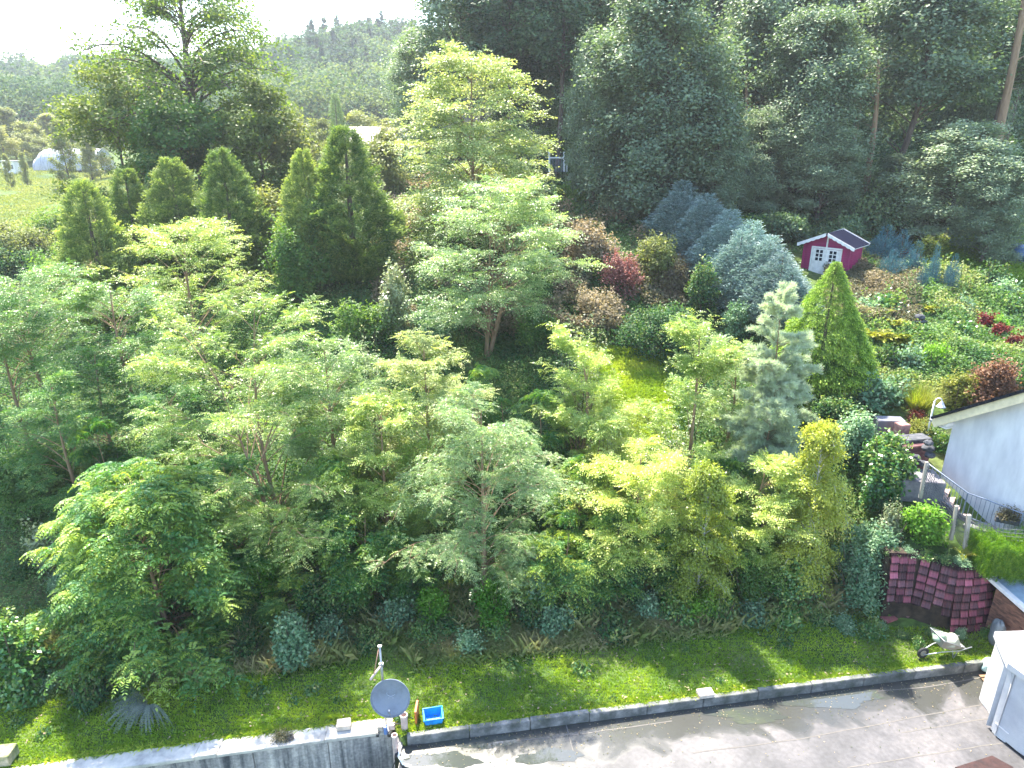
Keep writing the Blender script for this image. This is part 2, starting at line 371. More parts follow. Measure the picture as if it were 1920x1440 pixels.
def make_tree_mesh(seed, kind, H, R, cb=.25, prof='round', leaf=None, **k):
    """returns (wood mesh, crown mesh)"""
    rng = np.random.RandomState(seed)
    lk = {a: k.pop(a) for a in ('per', 'pairs', 'lw', 'droop', 'fold', 'lwid', 'size', 'spread', 'kk', 'aspect', 'up', 'tipv') if a in k}
    paths, P, D, O = grow(rng, H, cb, R, prof, **k)
    rel_h = np.clip((P[:, 2] / H - cb) / (1 - cb), 0, 1); rad = np.linalg.norm(P[:, :2], axis=1) / R
    young = np.clip(.15 + .5 * rad * .6 + .35 * rel_h, 0, 1)      # yellower young shoots at the ends, plus sunlit tips and shaded insides painted in
    vv = np.clip(.35 * rng.rand(len(P)) + .65 * young + .1 * rng.randn(len(P)), 0, 1)
    if kind == 'whorl':
        kk_ = k.get('k', 6); P = P[kk_ - 1::3]; D = D[kk_ - 1::3]; O = O[kk_ - 1::3]; vv = vv[kk_ - 1::3]; per = lk.pop('per', 7)
        n = len(P); az = rng.rand(n)[:, None] * 6.28 + np.arange(per)[None] * 6.283 / per + rng.randn(n, per) * .2
        dd = np.stack([np.cos(az), np.sin(az), np.full_like(az, .35)], -1).reshape(-1, 3) + np.repeat(O * .55, per, 0) + rng.randn(n * per, 3) * .12
        PP = np.repeat(P, per, 0); q, v = fronds(rng, PP, dd, nrm(np.tile([0, 0, 1.], (n * per, 1)) + .15 * rng.randn(n * per, 3)), leaf * rng.uniform(.7, 1.15, n * per), v=np.repeat(np.clip(vv + .45 * (rng.rand(n) < .3), 0, 1), per), **lk)
    elif kind == 'locust':
        per = lk.pop('per', 1)
        q, v = locust_crown(rng, P, D, leaf, per, v=np.repeat(vv, per), **lk)
    else:
        q, v = leaves(rng, P, lk.get('size', .12), lk.get('spread', .2), lk.get('kk', 6), lk.get('up', .5), O, lk.get('aspect', .6), vv * .7 + .1, lk.get('droop', .1))
    V, Q = tubes(paths, 6)
    return quadmesh('trunk', V, Q, smooth=True), leafmesh('crown', q, v)
def put_tree(name, label, cat, loc, wm, cm, wmat, cmat, rz=0, scale=(1, 1, 1), group=None):
    t = empty(name, loc, rz, label, cat, group); t.scale = scale
    link('trunk', wm, wmat, t); link('crown', cm, cmat, t); return t
def spot(cx, topy, Y, half):
    """crown centre pixel column, top pixel row, distance, half width in px -> base point, height, radius"""
    X = W(cx, topy + 60, Y).x
    for _ in range(3):
        zg = tz(X, Y); top = W(cx, topy, Y).z; H = top - zg
        # row of mid height
        dyv = (CAMZ - (zg + H * .55)) / Y
        v = (dyv * F * CP - F * SP) / (CP + dyv * SP)
        X = (cx - 960) * Y / (F * CP - v * SP)
    return Vector((X, Y, zg)), H, half * Y / (F * CP - v * SP)

def shrub_mesh(seed, rx, ry, h, n, size, kk=5, aspect=.6, lump=.22, up=.4, shoots=0, shoot_len=.4, spread=.08, stemr=.02, base=.0, vshift=0., holes=.35):
    rng = np.random.RandomState(seed)
    u = rng.randn(n, 3); u[:, 2] = np.abs(u[:, 2]) * 1.1 - base; u = nrm(u)
    r = 1 - .5 * rng.rand(n) ** 2.2
    for _ in range(7):
        c = nrm(rng.randn(3) + np.array([0, 0, .3])); r = r * (1 + lump * (np.clip(u @ c, 0, 1) ** 6 - .25))
    # gaps
    g = np.zeros(n)
    for _ in range(14):
        c = nrm(rng.randn(3)); g = np.maximum(g, np.clip(u @ c, 0, 1) ** 40)
    r = r * (1 - holes * g)
    nb_ = 9; bc = rng.randn(nb_, 3) * .42; bc[:, 2] = np.abs(bc[:, 2]) * .9 + .12; bc[0] = [0, 0, .35]; br = rng.uniform(.32, .55, nb_)
    ln_ = np.linalg.norm(bc, axis=1); bc *= np.minimum(1, (.98 - br) / np.maximum(ln_, .01))[:, None]
    jb_ = rng.randint(0, nb_, n); Uc = u.copy(); Uc[:, 2] -= .15 * rng.rand(n)
    mixk = rng.rand(n) < .8
    pos = np.where(mixk[:, None], bc[jb_] + Uc * (r * br[jb_])[:, None] * 1.12, u * (r * .8)[:, None]); pos[:, 2] = np.maximum(pos[:, 2], .01)
    P = pos * np.array([rx, ry, h]); O = nrm(u * np.array([1 / rx, 1 / ry, 1 / h]))
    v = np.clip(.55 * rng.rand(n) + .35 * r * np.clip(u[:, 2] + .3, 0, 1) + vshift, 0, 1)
    q, vv = leaves(rng, P, size, spread, kk, up, O, aspect, v)
    paths = []
    for i in range(7):
        a = rng.uniform(0, 6.28); e = np.array([math.cos(a) * rx * .6, math.sin(a) * ry * .6, h * rng.uniform(.55, .9)])
        s = np.linspace(0, 1, 5)[:, None]; paths.append((np.array([math.cos(a) * .08, math.sin(a) * .08, -.1]) * (1 - s) + e * s, np.linspace(stemr, stemr * .3, 5)))
    if shoots:
        SP_, SO = [], []
        idx = rng.choice(n, shoots)
        for i in idx:
            d = nrm(O[i] * .6 + np.array([0, 0, .9]) + rng.randn(3) * .25); ss = np.linspace(0, 1, 8)[:, None]; ln = shoot_len * rng.uniform(.5, 1.2)
            pp = P[i] + d * ln * ss; SP_.append(pp); SO.append(np.repeat(d[None], 8, 0)); paths.append((pp[::2], np.linspace(.008, .003, 4)))
        q2, v2 = leaves(rng, np.concatenate(SP_), size * .9, size * .5, 3, .3, None, aspect, np.full(8 * shoots, .75)); q = np.concatenate([q, q2]); vv = np.concatenate([vv, v2])
    V, Q = tubes(paths, 5)
    return quadmesh('stems', V, Q, smooth=True), leafmesh('foliage', q, vv)
def put_shrub(name, label, loc, sm, fm, mat, rz=0., scale=(1, 1, 1), cat='shrub', group=None):
    t = empty(name, loc, rz, label, cat, group); t.scale = scale
    link('stems', sm, M['bark'], t); link('foliage', fm, mat, t); return t
def conifer_mesh(seed, H, R, n, L, prof='spire', outw=.7, upw=.7, droop=.0, pairs=3, lw=.34, lwid=.5, tipv=.35, lump=.15, vs=.0, base=.02, layers=.35, fold=.0, plumes=0, tufts=0):
    rng = np.random.RandomState(seed); f = PROF[prof]
    t = rng.rand(n) ** 1.25; az = rng.rand(n) * 6.283
    if tufts:
        jt = rng.randint(0, tufts, n); tc_ = rng.rand(tufts) ** 1.35; ac_ = rng.rand(tufts) * 6.283
        k_ = rng.rand(n) < .85; t = np.where(k_, np.clip(tc_[jt] + rng.randn(n) * (.008 if tufts > 600 else .02), 0, 1), t); az = np.where(k_, ac_[jt] + rng.randn(n) * (.05 if tufts > 600 else .12), az)
    lob = rng.rand(4) * 6.28
    r = f(t) * R * (1 - layers * rng.rand(n) ** 1.8) * (1 + lump * (np.sin(3 * az + 5 * t + lob[0]) * .5 + np.sin(7 * az - 11 * t + lob[1]) * .5 + .6 * np.sin(13 * t * 3 + 2 * az + lob[2]) * .5))
    if tufts: r = np.where(k_, f(t) * R * ((.80 if tufts > 600 else .60) + (.22 if tufts > 600 else .5) * rng.rand(tufts)[jt]) - .08 * R * rng.rand(n), r * .85)
    o = np.stack([np.cos(az), np.sin(az), np.zeros(n)], 1); P = o * r[:, None]; P[:, 2] = H * (base + t * (1 - base)) - L * .2
    if plumes:
        pa = rng.rand(plumes) * 6.28; pr = R * .62 * np.sqrt(rng.rand(plumes)); ph_ = H * (1.0 - .5 * (pr / R)) * rng.uniform(.75, 1.0, plumes); ph_[0] = H; pr[0] = 0
        j = rng.randint(0, plumes, n); P[:, 2] = (t ** .85) * ph_[j]; P[:, :2] = o[:, :2] * (r * .58)[:, None] + np.stack([np.cos(pa) * pr, np.sin(pa) * pr], 1)[j] * (.8 + .2 * t)[:, None]
    D = nrm(o * outw + np.array([0, 0, 1.]) * upw + rng.randn(n, 3) * .22)
    N = nrm(np.cross(D, np.cross(o, D)) * .3 + np.array([0, 0, .6]) + o * .5 + rng.randn(n, 3) * .4)
    Lr = L * (.38 + .62 * np.clip(r / R, 0, 1)) if not plumes else L * (.5 + .5 * (1 - t))
    q, v = fronds(rng, P, D, N, Lr * rng.uniform(.6, 1.25, n), pairs, lw, droop, fold, v=np.clip(.1 + .35 * rng.rand(n) + vs, 0, 1), tipv=tipv, lwid=lwid)
    V, Q = tubes([(np.array([[0, 0, -.1], [0, 0, H * .5], [0, 0, H * .93]]), np.array([.02 * H, .013 * H, .004 * H]))], 6)
    return quadmesh('trunk', V, Q, smooth=True), leafmesh('crown', q, v)

# ------------------------------------------------------------------ the ground
def axis(lo, hi, d0, grow_, c0, c1):
    a = list(np.arange(c0, c1, d0)); x, d = c1, d0
    while x < hi: a.append(x); d *= grow_; x += d
    a.append(hi); x, d = c0 - d0, d0; b = []
    while x > lo: b.append(x); d *= grow_; x -= d
    b.append(lo); return np.array(b[::-1] + a)
gx = axis(-700, 700, .5, 1.08, -22, 26); gx = np.unique(np.round(np.concatenate([gx, [-3.05, -2.9, -2.75]]), 3))
gb = np.concatenate([[-60, -20, -8, -3, -.13, -.09, 0, .3], axis(.6, 900, .45, 1.045, .6, 14)])
gb = np.unique(np.round(gb, 3))
XX, BB = np.meshgrid(gx, gb); EE = edge(XX)
YY = np.where(BB <= 60, BB + EE, BB + EE)
ZZ = terr(XX, np.where(BB >= -.1, np.maximum(YY, EE + 0), YY)); ZZ = np.where(BB < -.12, -4.6, ZZ)
V = np.stack([XX, YY, ZZ], -1).reshape(-1, 3); nX = len(gx); nB = len(gb)
i = np.arange(nB - 1)[:, None] * nX; j = np.arange(nX - 1)[None]
Q = np.stack([i + j, i + j + 1, i + nX + j + 1, i + nX + j], -1).reshape(-1, 4)
def ground_mat():
    m, n, l, p = newmat('ground_soil'); tc = n.new('ShaderNodeTexCoord')
    a = n.new('ShaderNodeTexNoise'); a.inputs['Scale'].default_value = .35; a.inputs['Detail'].default_value = 8
    b = n.new('ShaderNodeTexNoise'); b.inputs['Scale'].default_value = 5; b.inputs['Detail'].default_value = 8
    l.new(tc.outputs['Object'], a.inputs[0]); l.new(tc.outputs['Object'], b.inputs[0])
    r1 = ramp(n, [(.05, .085, .025), (.08, .13, .03), (.13, .13, .06)], [.35, .52, .7]); l.new(a.outputs[0], r1.inputs[0])
    r2 = ramp(n, [(.45, .45, .45), (1.3, 1.3, 1.3)], [.3, .7]); l.new(b.outputs[0], r2.inputs[0])
    mx = n.new('ShaderNodeMix'); mx.data_type = 'RGBA'; mx.blend_type = 'MULTIPLY'; mx.inputs[0].default_value = 1
    l.new(r1.outputs[0], mx.inputs[6]); l.new(r2.outputs[0], mx.inputs[7]); l.new(mx.outputs[2], p.inputs['Base Color'])
    p.inputs['Roughness'].default_value = .95; p.inputs['Specular IOR Level'].default_value = .15
    bp = n.new('ShaderNodeBump'); bp.inputs['Strength'].default_value = .6; bp.inputs['Distance'].default_value = .05
    l.new(b.outputs[0], bp.inputs['Height']); l.new(bp.outputs[0], p.inputs['Normal']); return m
go = link('ground', quadmesh('ground', V, Q, smooth=True), ground_mat()); tag(go, 'grassy hillside ground rising from the yard up to the woods', 'ground', kind='structure')

# ------------------------------------------------------------------ paved yard with its kerb
def yard_mat():
    m, n, l, p = newmat('yard_concrete'); tc = n.new('ShaderNodeTexCoord')
    a = n.new('ShaderNodeTexNoise'); a.inputs['Scale'].default_value = .55; a.inputs['Detail'].default_value = 9; a.inputs['Roughness'].default_value = .62
    b = n.new('ShaderNodeTexNoise'); b.inputs['Scale'].default_value = 9; b.inputs['Detail'].default_value = 9
    c = n.new('ShaderNodeTexNoise'); c.inputs['Scale'].default_value = .9; c.inputs['Detail'].default_value = 5; c.inputs['Distortion'].default_value = .6
    for k in (a, b, c): l.new(tc.outputs['Object'], k.inputs[0])
    r = ramp(n, [(.035, .035, .038), (.08, .076, .08), (.14, .127, .125)], [.32, .5, .68]); l.new(a.outputs[0], r.inputs[0])
    r2 = ramp(n, [(.75, .75, .75), (1.15, 1.15, 1.15)], [.3, .7]); l.new(b.outputs[0], r2.inputs[0])
    mx = n.new('ShaderNodeMix'); mx.data_type = 'RGBA'; mx.blend_type = 'MULTIPLY'; mx.inputs[0].default_value = 1
    l.new(r.outputs[0], mx.inputs[6]); l.new(r2.outputs[0], mx.inputs[7])
    # wet film and puddle edge: darker, smooth
    sx = n.new('ShaderNodeSeparateXYZ'); l.new(tc.outputs['Object'], sx.inputs[0])
    # distance below the kerb: y - .16 x - 13.41
    m1 = n.new('ShaderNodeMath'); m1.operation = 'MULTIPLY_ADD'; m1.inputs[1].default_value = -.16; m1.inputs[2].default_value = -13.41; l.new(sx.outputs[0], m1.inputs[0])
    m2 = n.new('ShaderNodeMath'); m2.operation = 'ADD'; l.new(m1.outputs[0], m2.inputs[0]); l.new(sx.outputs[1], m2.inputs[1])
    m3 = n.new('ShaderNodeMath'); m3.operation = 'MULTIPLY_ADD'; m3.inputs[1].default_value = 3.4; m3.inputs[2].default_value = -1.35; l.new(c.outputs[0], m3.inputs[0])
    m4 = n.new('ShaderNodeMath'); m4.operation = 'ADD'; l.new(m2.outputs[0], m4.inputs[0]); l.new(m3.outputs[0], m4.inputs[1])
    r3 = ramp(n, [(0, 0, 0), (.6, .6, .6), (1, 1, 1)], [.0, .12, .45]); mr = n.new('ShaderNodeMapRange'); mr.inputs[1].default_value = -1.05; mr.inputs[2].default_value = .2; l.new(m4.outputs[0], mr.inputs[0]); l.new(mr.outputs[0], r3.inputs[0])
    m5 = n.new('ShaderNodeMix'); m5.data_type = 'RGBA'; l.new(r3.outputs[0], m5.inputs[0]); l.new(mx.outputs[2], m5.inputs[6]); m5.inputs[7].default_value = (.05, .05, .045, 1)
    l.new(m5.outputs[2], p.inputs['Base Color'])
    m6 = n.new('ShaderNodeMapRange'); m6.inputs[3].default_value = .62; m6.inputs[4].default_value = .2; l.new(r3.outputs[0], m6.inputs[0]); l.new(m6.outputs[0], p.inputs['Roughness'])
    bp = n.new('ShaderNodeBump'); bp.inputs['Strength'].default_value = .15; bp.inputs['Distance'].default_value = .01; l.new(b.outputs[0], bp.inputs['Height']); l.new(bp.outputs[0], p.inputs['Normal'])
    return m
YZ = -.22
def kl(X, off=0.): return 13.0 + .16 * (X + 2.56) + off
b = MB(); b.hexa([(-2.72, 3, -4.6), (26, 3, -4.6), (26, kl(26, -.16), -4.6), (-2.72, kl(-2.72, -.16), -4.6)], [(-2.72, 3, YZ), (26, 3, YZ), (26, kl(26, -.16), YZ), (-2.72, kl(-2.72, -.16), YZ)])
tag(b.build('yard', yard_mat()), 'wet grey paved yard below the lawn', 'yard', kind='structure')
concrete = noise_mat('kerb_concrete', (.04, .05, .035), (.12, .125, .12), 2.2, .85, .5, c3=(.30, .29, .28))
dark = plain('dark_joint', (.03, .03, .03), .9)
K = Vector((1, .16, 0)).normalized(); KN = Vector((-.16, 1, 0)).normalized()
kerb = empty('kerb', (-2.6, kl(-2.6), 0), label='low concrete kerb between the lawn and the paved yard', cat='kerb')
rng = np.random.RandomState(3); x = -2.6; kn = 0
while x < 20:
    ln = 1.55; a = Vector((x, kl(x, -.08), -.09)); b_ = Vector((x + (ln - .015) * K.x, kl(x + (ln - .015) * K.x, -.08), -.09))
    dz = rng.uniform(-.012, .012); b = MB(); b.bar(a + Vector((0, 0, dz)), b_ + Vector((0, 0, dz + rng.uniform(-.01, .01))), .15, .30)
    b.v = [tuple(Vector(p) - kerb.location) for p in b.v]; b.build('kerb_stone', concrete, kerb, bevel=.012); x += ln * K.x; kn += 1
# yard joints: thin dark lines as narrow sheets 4 mm above the slab
def joint(name, pts, wd):
    b = MB()
    for (x0, y0), (x1, y1) in zip(pts[:-1], pts[1:]):
        a = Vector((x0, y0, YZ + .004)); c = Vector((x1, y1, YZ + .004)); s = (c - a).normalized().cross(Vector((0, 0, 1))) * wd / 2
        b.add([a - s, c - s, c + s, a + s], [(0, 1, 2, 3)])
    o = b.build(name, dark); tag(o, kind='structure'); return o
def yp(px, py):
    u, v = px - 960., py - 720.; t = (CAMZ - YZ) / (F * SP + v * CP); return (u * t, (F * CP - v * SP) * t)
tar = plain('joint_tar', (.12, .11, .10), .9)
jl = [[(860, 1398), (1050, 1382), (1260, 1352)], [(1060, 1352), (1082, 1440)], [(1600, 1300), (1740, 1288), (1850, 1268)], [(1300, 1412), (1500, 1386), (1700, 1348), (1850, 1320)], [(1690, 1374), (1800, 1356), (1862, 1345)], [(1590, 1440), (1800, 1405), (1900, 1390)]]
for q in jl:
    pp = [yp(*k) for k in q]; fine = []
    for (x0, y0), (x1, y1) in zip(pp[:-1], pp[1:]):
        for s in np.linspace(0, 1, 6)[:-1]: fine.append((x0 + (x1 - x0) * s + rng.uniform(-.012, .012), y0 + (y1 - y0) * s + rng.uniform(-.012, .012)))
    fine.append(pp[-1]); joint('yard_joint', fine, .028).data.materials[0] = tar
# dark wet stain, drawn as a thin raised plate
def patch(name, pxs, mat, dz=.006, **kw):
    b = MB(); ps = [Vector((*yp(*k), YZ + dz)) for k in pxs]; b.add(ps, [list(range(len(ps)))]); o = b.build(name, mat); return tag(o, **kw)
stain_mat = noise_mat('dark_stain', (.02, .01, .01), (.05, .022, .02), 5, .6, .3)
b = MB(); ps = [Vector((*yp(*k), 0)) for k in ((1790, 1440), (1860, 1418), (1900, 1440), (1870, 1470))]
b.hexa([Vector((p.x, p.y, YZ + .002)) for p in ps], [Vector((p.x, p.y, YZ + .03)) for p in ps])
tag(b.build('wet_stain', stain_mat, bevel=.004), 'dark reddish wet stain on the paved yard at its near edge', 'stain')
# puddle
wat, n, l, p = newmat('puddle_water'); p.inputs['Base Color'].default_value = (.05, .055, .05, 1); p.inputs['Roughness'].default_value = .04; p.inputs['Specular IOR Level'].default_value = .8
def blob(cx, cy_, rx, ry, seed, name):
    r = np.random.RandomState(seed); ph = r.rand(6) * 6.28; ps = []
    for k in range(70):
        a = k / 70 * 6.283; q = 1 + .22 * math.sin(2 * a + ph[0]) + .16 * math.sin(3 * a + ph[1]) + .10 * math.sin(5 * a + ph[2]) + .06 * math.sin(9 * a + ph[3]) + .04 * math.sin(17 * a + ph[4])
        ps.append(yp(cx + rx * q * math.cos(a), cy_ + ry * q * math.sin(a)))
    b = MB(); b.add([(x_, y_, YZ + .005) for x_, y_ in ps], [list(range(70))]); o = b.build(name, wat); return tag(o, kind='structure')
blob(900, 1392, 70, 12, 1, 'puddle_water'); blob(1030, 1418, 55, 14, 2, 'puddle_water'); blob(830, 1425, 60, 16, 5, 'puddle_water')
blob(1560, 1312, 95, 15, 3, 'puddle_water'); blob(1400, 1340, 75, 14, 4, 'puddle_water')

# ------------------------------------------------------------------ concrete retaining wall
def wall_mat():
    m, n, l, p = newmat('stained_concrete'); tc = n.new('ShaderNodeTexCoord')
    mp = n.new('ShaderNodeMapping'); mp.inputs['Scale'].default_value = (5.0, 5.0, .28); l.new(tc.outputs['Object'], mp.inputs[0])
    a = n.new('ShaderNodeTexNoise'); a.inputs['Scale'].default_value = 1.0; a.inputs['Detail'].default_value = 7; a.inputs['Roughness'].default_value = .62; l.new(mp.outputs[0], a.inputs[0])
    b = n.new('ShaderNodeTexNoise'); b.inputs['Scale'].default_value = 14; b.inputs['Detail'].default_value = 8; l.new(tc.outputs['Object'], b.inputs[0])
    c = n.new('ShaderNodeTexNoise'); c.inputs['Scale'].default_value = .8; c.inputs['Detail'].default_value = 4; l.new(tc.outputs['Object'], c.inputs[0])
    r = ramp(n, [(.075, .08, .09), (.22, .215, .22), (.36, .34, .335), (.52, .49, .47)], [.36, .47, .6, .75]); l.new(a.outputs[0], r.inputs[0])
    r2 = ramp(n, [(.7, .7, .7), (1.2, 1.2, 1.2)], [.3, .7]); l.new(b.outputs[0], r2.inputs[0])
    r3 = ramp(n, [(.65, .65, .68), (1.25, 1.2, 1.15)], [.35, .65]); l.new(c.outputs[0], r3.inputs[0])
    cur = r.outputs[0]
    for k in (r2, r3):
        mx = n.new('ShaderNodeMix'); mx.data_type = 'RGBA'; mx.blend_type = 'MULTIPLY'; mx.inputs[0].default_value = 1; l.new(cur, mx.inputs[6]); l.new(k.outputs[0], mx.inputs[7]); cur = mx.outputs[2]
    l.new(cur, p.inputs['Base Color']); p.inputs['Roughness'].default_value = .9; p.inputs['Specular IOR Level'].default_value = .2
    bp = n.new('ShaderNodeBump'); bp.inputs['Strength'].default_value = .35; bp.inputs['Distance'].default_value = .02; l.new(b.outputs[0], bp.inputs['Height']); l.new(bp.outputs[0], p.inputs['Normal']); return m
wmat_ = wall_mat(); coping = noise_mat('coping_concrete', (.26, .25, .24), (.46, .43, .39), 2.2, .85, .5, c3=(.62, .57, .5))
WD = Vector((1, .169, 0)).normalized()
def wl(X, off=0.): return 13.5 + .169 * (X + 3.07) + off
rw = empty('retaining_wall', (-3.1, wl(-3.1), -4.5), label='stained grey concrete retaining wall with pale coping along the left lawn edge', cat='wall')
joints = [-19, -14.6, -11.8, -9.1, -6.3, -4.55, -3.02]
for a0, a1 in zip(joints[:-1], joints[1:]):
    b = MB(); bx = [(a0 + .008, wl(a0, -.44)), (a1 - .008, wl(a1, -.44)), (a1 - .008, wl(a1, -.03)), (a0 + .008, wl(a0, -.03))]
    b.hexa([Vector((x_, y_, -4.5)) - rw.location for x_, y_ in bx], [Vector((x_, y_, -.06)) - rw.location for x_, y_ in bx]); b.build('wall_panel', wmat_, rw, bevel=.01)
cx_ = [-19, -16.2, -13.4, -10.6, -7.6, -7.1, -4.62, -3.02]
for k, (a0, a1) in enumerate(zip(cx_[:-1], cx_[1:])):
    b = MB(); bx = [(a0 + .004, wl(a0, -.47)), (a1 - .004, wl(a1, -.47)), (a1 - .004, wl(a1, .0)), (a0 + .004, wl(a0, .0))]; dz = [0, .01, 0, .006, .03, 0, .012][k]
    b.hexa([Vector((x_, y_, -.057)) - rw.location for x_, y_ in bx], [Vector((x_, y_, .03 + dz)) - rw.location for x_, y_ in bx]); b.build('coping', coping, rw, bevel=.01)
stone = noise_mat('pale_stone', (.34, .29, .24), (.58, .5, .42), 5, .9, .5)
def block(px, py, s, rz, label, mat=stone, z=.06, name='stone_block', cat='block'):
    u, v = px - 960., py - 720.; t = (CAMZ - z) / (F * SP + v * CP); c = Vector((u * t, (F * CP - v * SP) * t, z))
    b = MB(); b.box((0, 0, s[2] / 2), s, rz); o = b.build(name, mat, bevel=.012); o.location = c; return tag(o, label, cat)
block(645, 1362, (.34, .27, .14), .16, 'pale square stone block on the wall coping left of the satellite dish')
block(1322, 1303, (.42, .26, .12), .16, 'pale stone block lying on the kerb at the middle of the lawn edge', z=.05)
block(8, 1425, (.5, .4, .3), .1, 'mossy stone block at the left end of the retaining wall', noise_mat('mossy_stone', (.12, .16, .05), (.42, .36, .27), 4, .95, .8), z=.05)
# moss lump and slate on the wall
s_, f_ = shrub_mesh(801, .22, .12, .10, 500, .035, 3, lump=.1, stemr=.004)
o = put_shrub('moss_clump', 'brown moss clump on the retaining wall coping', W(526, 1374, wl(-5.7, -.22)), s_, f_, M['cover_tan'], cat='moss')
o.location.z = .045
b = MB(); b.box((0, 0, .0), (.20, .17, .03), .5); o = b.build('slate', plain('slate', (.03, .03, .035), .6), bevel=.004); o.location = (-5.48, wl(-5.48, -.27), .062); tag(o, 'thin dark slate beside the brown moss clump on the wall', 'slate')

# ------------------------------------------------------------------ mast, dish, pipes at the wall end
metal = plain('galvanised_metal', (.42, .44, .45), .45, .6); greyp = noise_mat('grey_dish_paint', (.13, .145, .17), (.19, .215, .26), 2.5, .55, .1, c3=(.23, .25, .28))
pinkp = noise_mat('weathered_pvc', (.42, .31, .28), (.62, .5, .46), 6, .6, .1); blackp = plain('black_plastic', (.025, .027, .03), .4)
mx_ = -3.16; my_ = wl(-3.16, -.30)
base = Vector((mx_, my_, .04))
ytop = base.y; ptop = W(727, 1212, ytop); ptop.x = mx_
mast = empty('antenna_mast', base, label='thin grey metal mast with a side arm rising behind the satellite dish', cat='mast')
hgt = ptop.z - base.z
MB().tube([(0, 0, -.5), (0, 0, hgt)], .022, 10).build('mast_pole', metal, mast, smooth=True)
MB().tube([(0, 0, hgt * .60), (0, 0, hgt * .80)], .032, 10).build('mast_sleeve', metal, mast, smooth=True)
e1 = W(694, 1275, ytop - .25) - base; a1 = Vector((0, -.03, hgt * .78)); MB().tube([a1, e1], .03, 8).build('side_arm', pinkp, mast, smooth=True)
MB().tube([(-.02, -.02, hgt * .985), a1 * .35 + e1 * .65 + Vector((0, 0, .03))], .012, 6).build('stay_rod', plain('rusty_rod', (.45, .25, .16), .7), mast, smooth=True)
MB().box((0, 0, hgt * .78), (.10, .08, .10)).build('clamp', metal, mast, bevel=.01); MB().box((.0, 0, hgt), (.09, .07, .05)).build('clamp', metal, mast, bevel=.01)
# dish
dc = W(733, 1306, my_ - .22); dish = empty('satellite_dish', dc, label='round grey satellite dish on the mast at the wall end', cat='satellite dish')
nrm_d = (Vector((0.03, -1, .42))).normalized(); qd = nrm_d.to_track_quat('Z', 'Y').to_matrix().to_4x4()
RD = .45
vs, fs = [], []; NR, NA = 10, 48
for s in (0, 1):
    for r in range(NR + 1):
        for a in range(NA):
            rr = RD * r / NR; ag = a / NA * 6.28318; vs.append(qd @ Vector((rr * math.cos(ag) * 1.04, rr * math.sin(ag), .11 * (rr / RD) ** 2 - .012 * s)))
for s in (0, 1):
    o_ = s * (NR + 1) * NA
    for r in range(NR):
        for a in range(NA): fs.append([o_ + r * NA + a, o_ + r * NA + (a + 1) % NA, o_ + (r + 1) * NA + (a + 1) % NA, o_ + (r + 1) * NA + a])
for a in range(NA):
    q1 = NR * NA + a; q2 = NR * NA + (a + 1) % NA; q3 = (NR + 1) * NA; fs.append([q1, q2, q2 + q3, q1 + q3])
MB().add(vs, fs).build('reflector', greyp, dish, smooth=True)
MB().tube([qd @ Vector((RD * 1.04 * math.cos(a), RD * math.sin(a), .11)) for a in np.linspace(0, 6.2832, 49)], .012, 6, cap=False).build('rim', greyp, dish, smooth=True)
MB().tube([qd @ Vector((.10 * math.cos(a), .08 + .07 * math.sin(a), .006)) for a in np.linspace(.6, 5.9, 20)], .006, 5).build('emblem', plain('dish_emblem', (.36, .40, .46), .5), dish)
for sx_, sy_ in ((-.05, -.03), (.05, -.03), (-.05, .03), (.05, .03)): MB().tube([qd @ Vector((sx_, sy_, .0)), qd @ Vector((sx_, sy_, .014))], .009, 6).build('bolt', metal, dish)
MB().box((0, .12, 0), (.12, .16, .2)).build('bracket', metal, dish, bevel=.01)
MB().tube([qd @ Vector((0, -RD * .9, .08)), qd @ Vector((0, -RD * .5, .34))], .012, 6).build('feed_arm', metal, dish, smooth=True)
MB().tube([qd @ Vector((0, -RD * .52, .33)), qd @ Vector((0, -RD * .40, .38))], .03, 10).build('feed_horn', greyp, dish, smooth=True)
# bracket group below dish
jb = empty('cable_boxes', (mx_, my_ - .1, .05), label='clamps and cable boxes at the foot of the mast on the wall end', cat='cable box')
MB().box((-.12, -.02, .09), (.14, .14, .16)).build('box_body', stone, jb, bevel=.01); MB().box((.02, -.08, .07), (.08, .1, .24)).build('blue_clamp', plain('blue_clamp', (.12, .22, .5), .5), jb, bevel=.01)
MB().box((.16, .0, .11), (.16, .12, .15)).build('box_body', pinkp, jb, bevel=.01); MB().tube([(-.16, -.14, .02), (-.16, -.22, .02)], .04, 10).build('knob', blackp, jb, smooth=True); MB().tube([(.12, -.14, .02), (.12, -.22, .02)], .045, 10).build('knob', blackp, jb, smooth=True)
def openpipe(name, px, py, Y, r, zb, label, mat):
    top = W(px, py, Y); n_ = 20; b = MB(); o = b.v; h = zb - top.z
    rings = [(r, h), (r, -.07), (r * 1.14, -.07), (r * 1.14, 0), (r * .84, 0), (r * .84, -.35)]
    vs = [(q * math.cos(a), q * math.sin(a), z_) for q, z_ in rings for a in np.arange(n_) * 6.28318 / n_]
    fs = [[i_ * n_ + k, i_ * n_ + (k + 1) % n_, (i_ + 1) * n_ + (k + 1) % n_, (i_ + 1) * n_ + k] for i_ in range(len(rings) - 1) for k in range(n_)]
    fs.append([len(rings) * n_ - n_ + k for k in range(n_)])
    b.add(vs, fs); o = b.build(name, mat, smooth=False); o.location = top; return tag(o, label, 'pipe')
openpipe('plastic_pipe', 757, 1340, 13.12, .085, -.35, 'taller pinkish plastic pipe standing beside the wall end', pinkp)
openpipe('plastic_pipe', 739.5, 1378, 12.72, .065, -4.2, 'shorter pale open-topped pipe at the corner below the satellite dish', pinkp)
ca = empty('downpipe', (-2.80, 12.62, -4.4), label='square black downpipe in the corner between wall and yard', cat='downpipe')
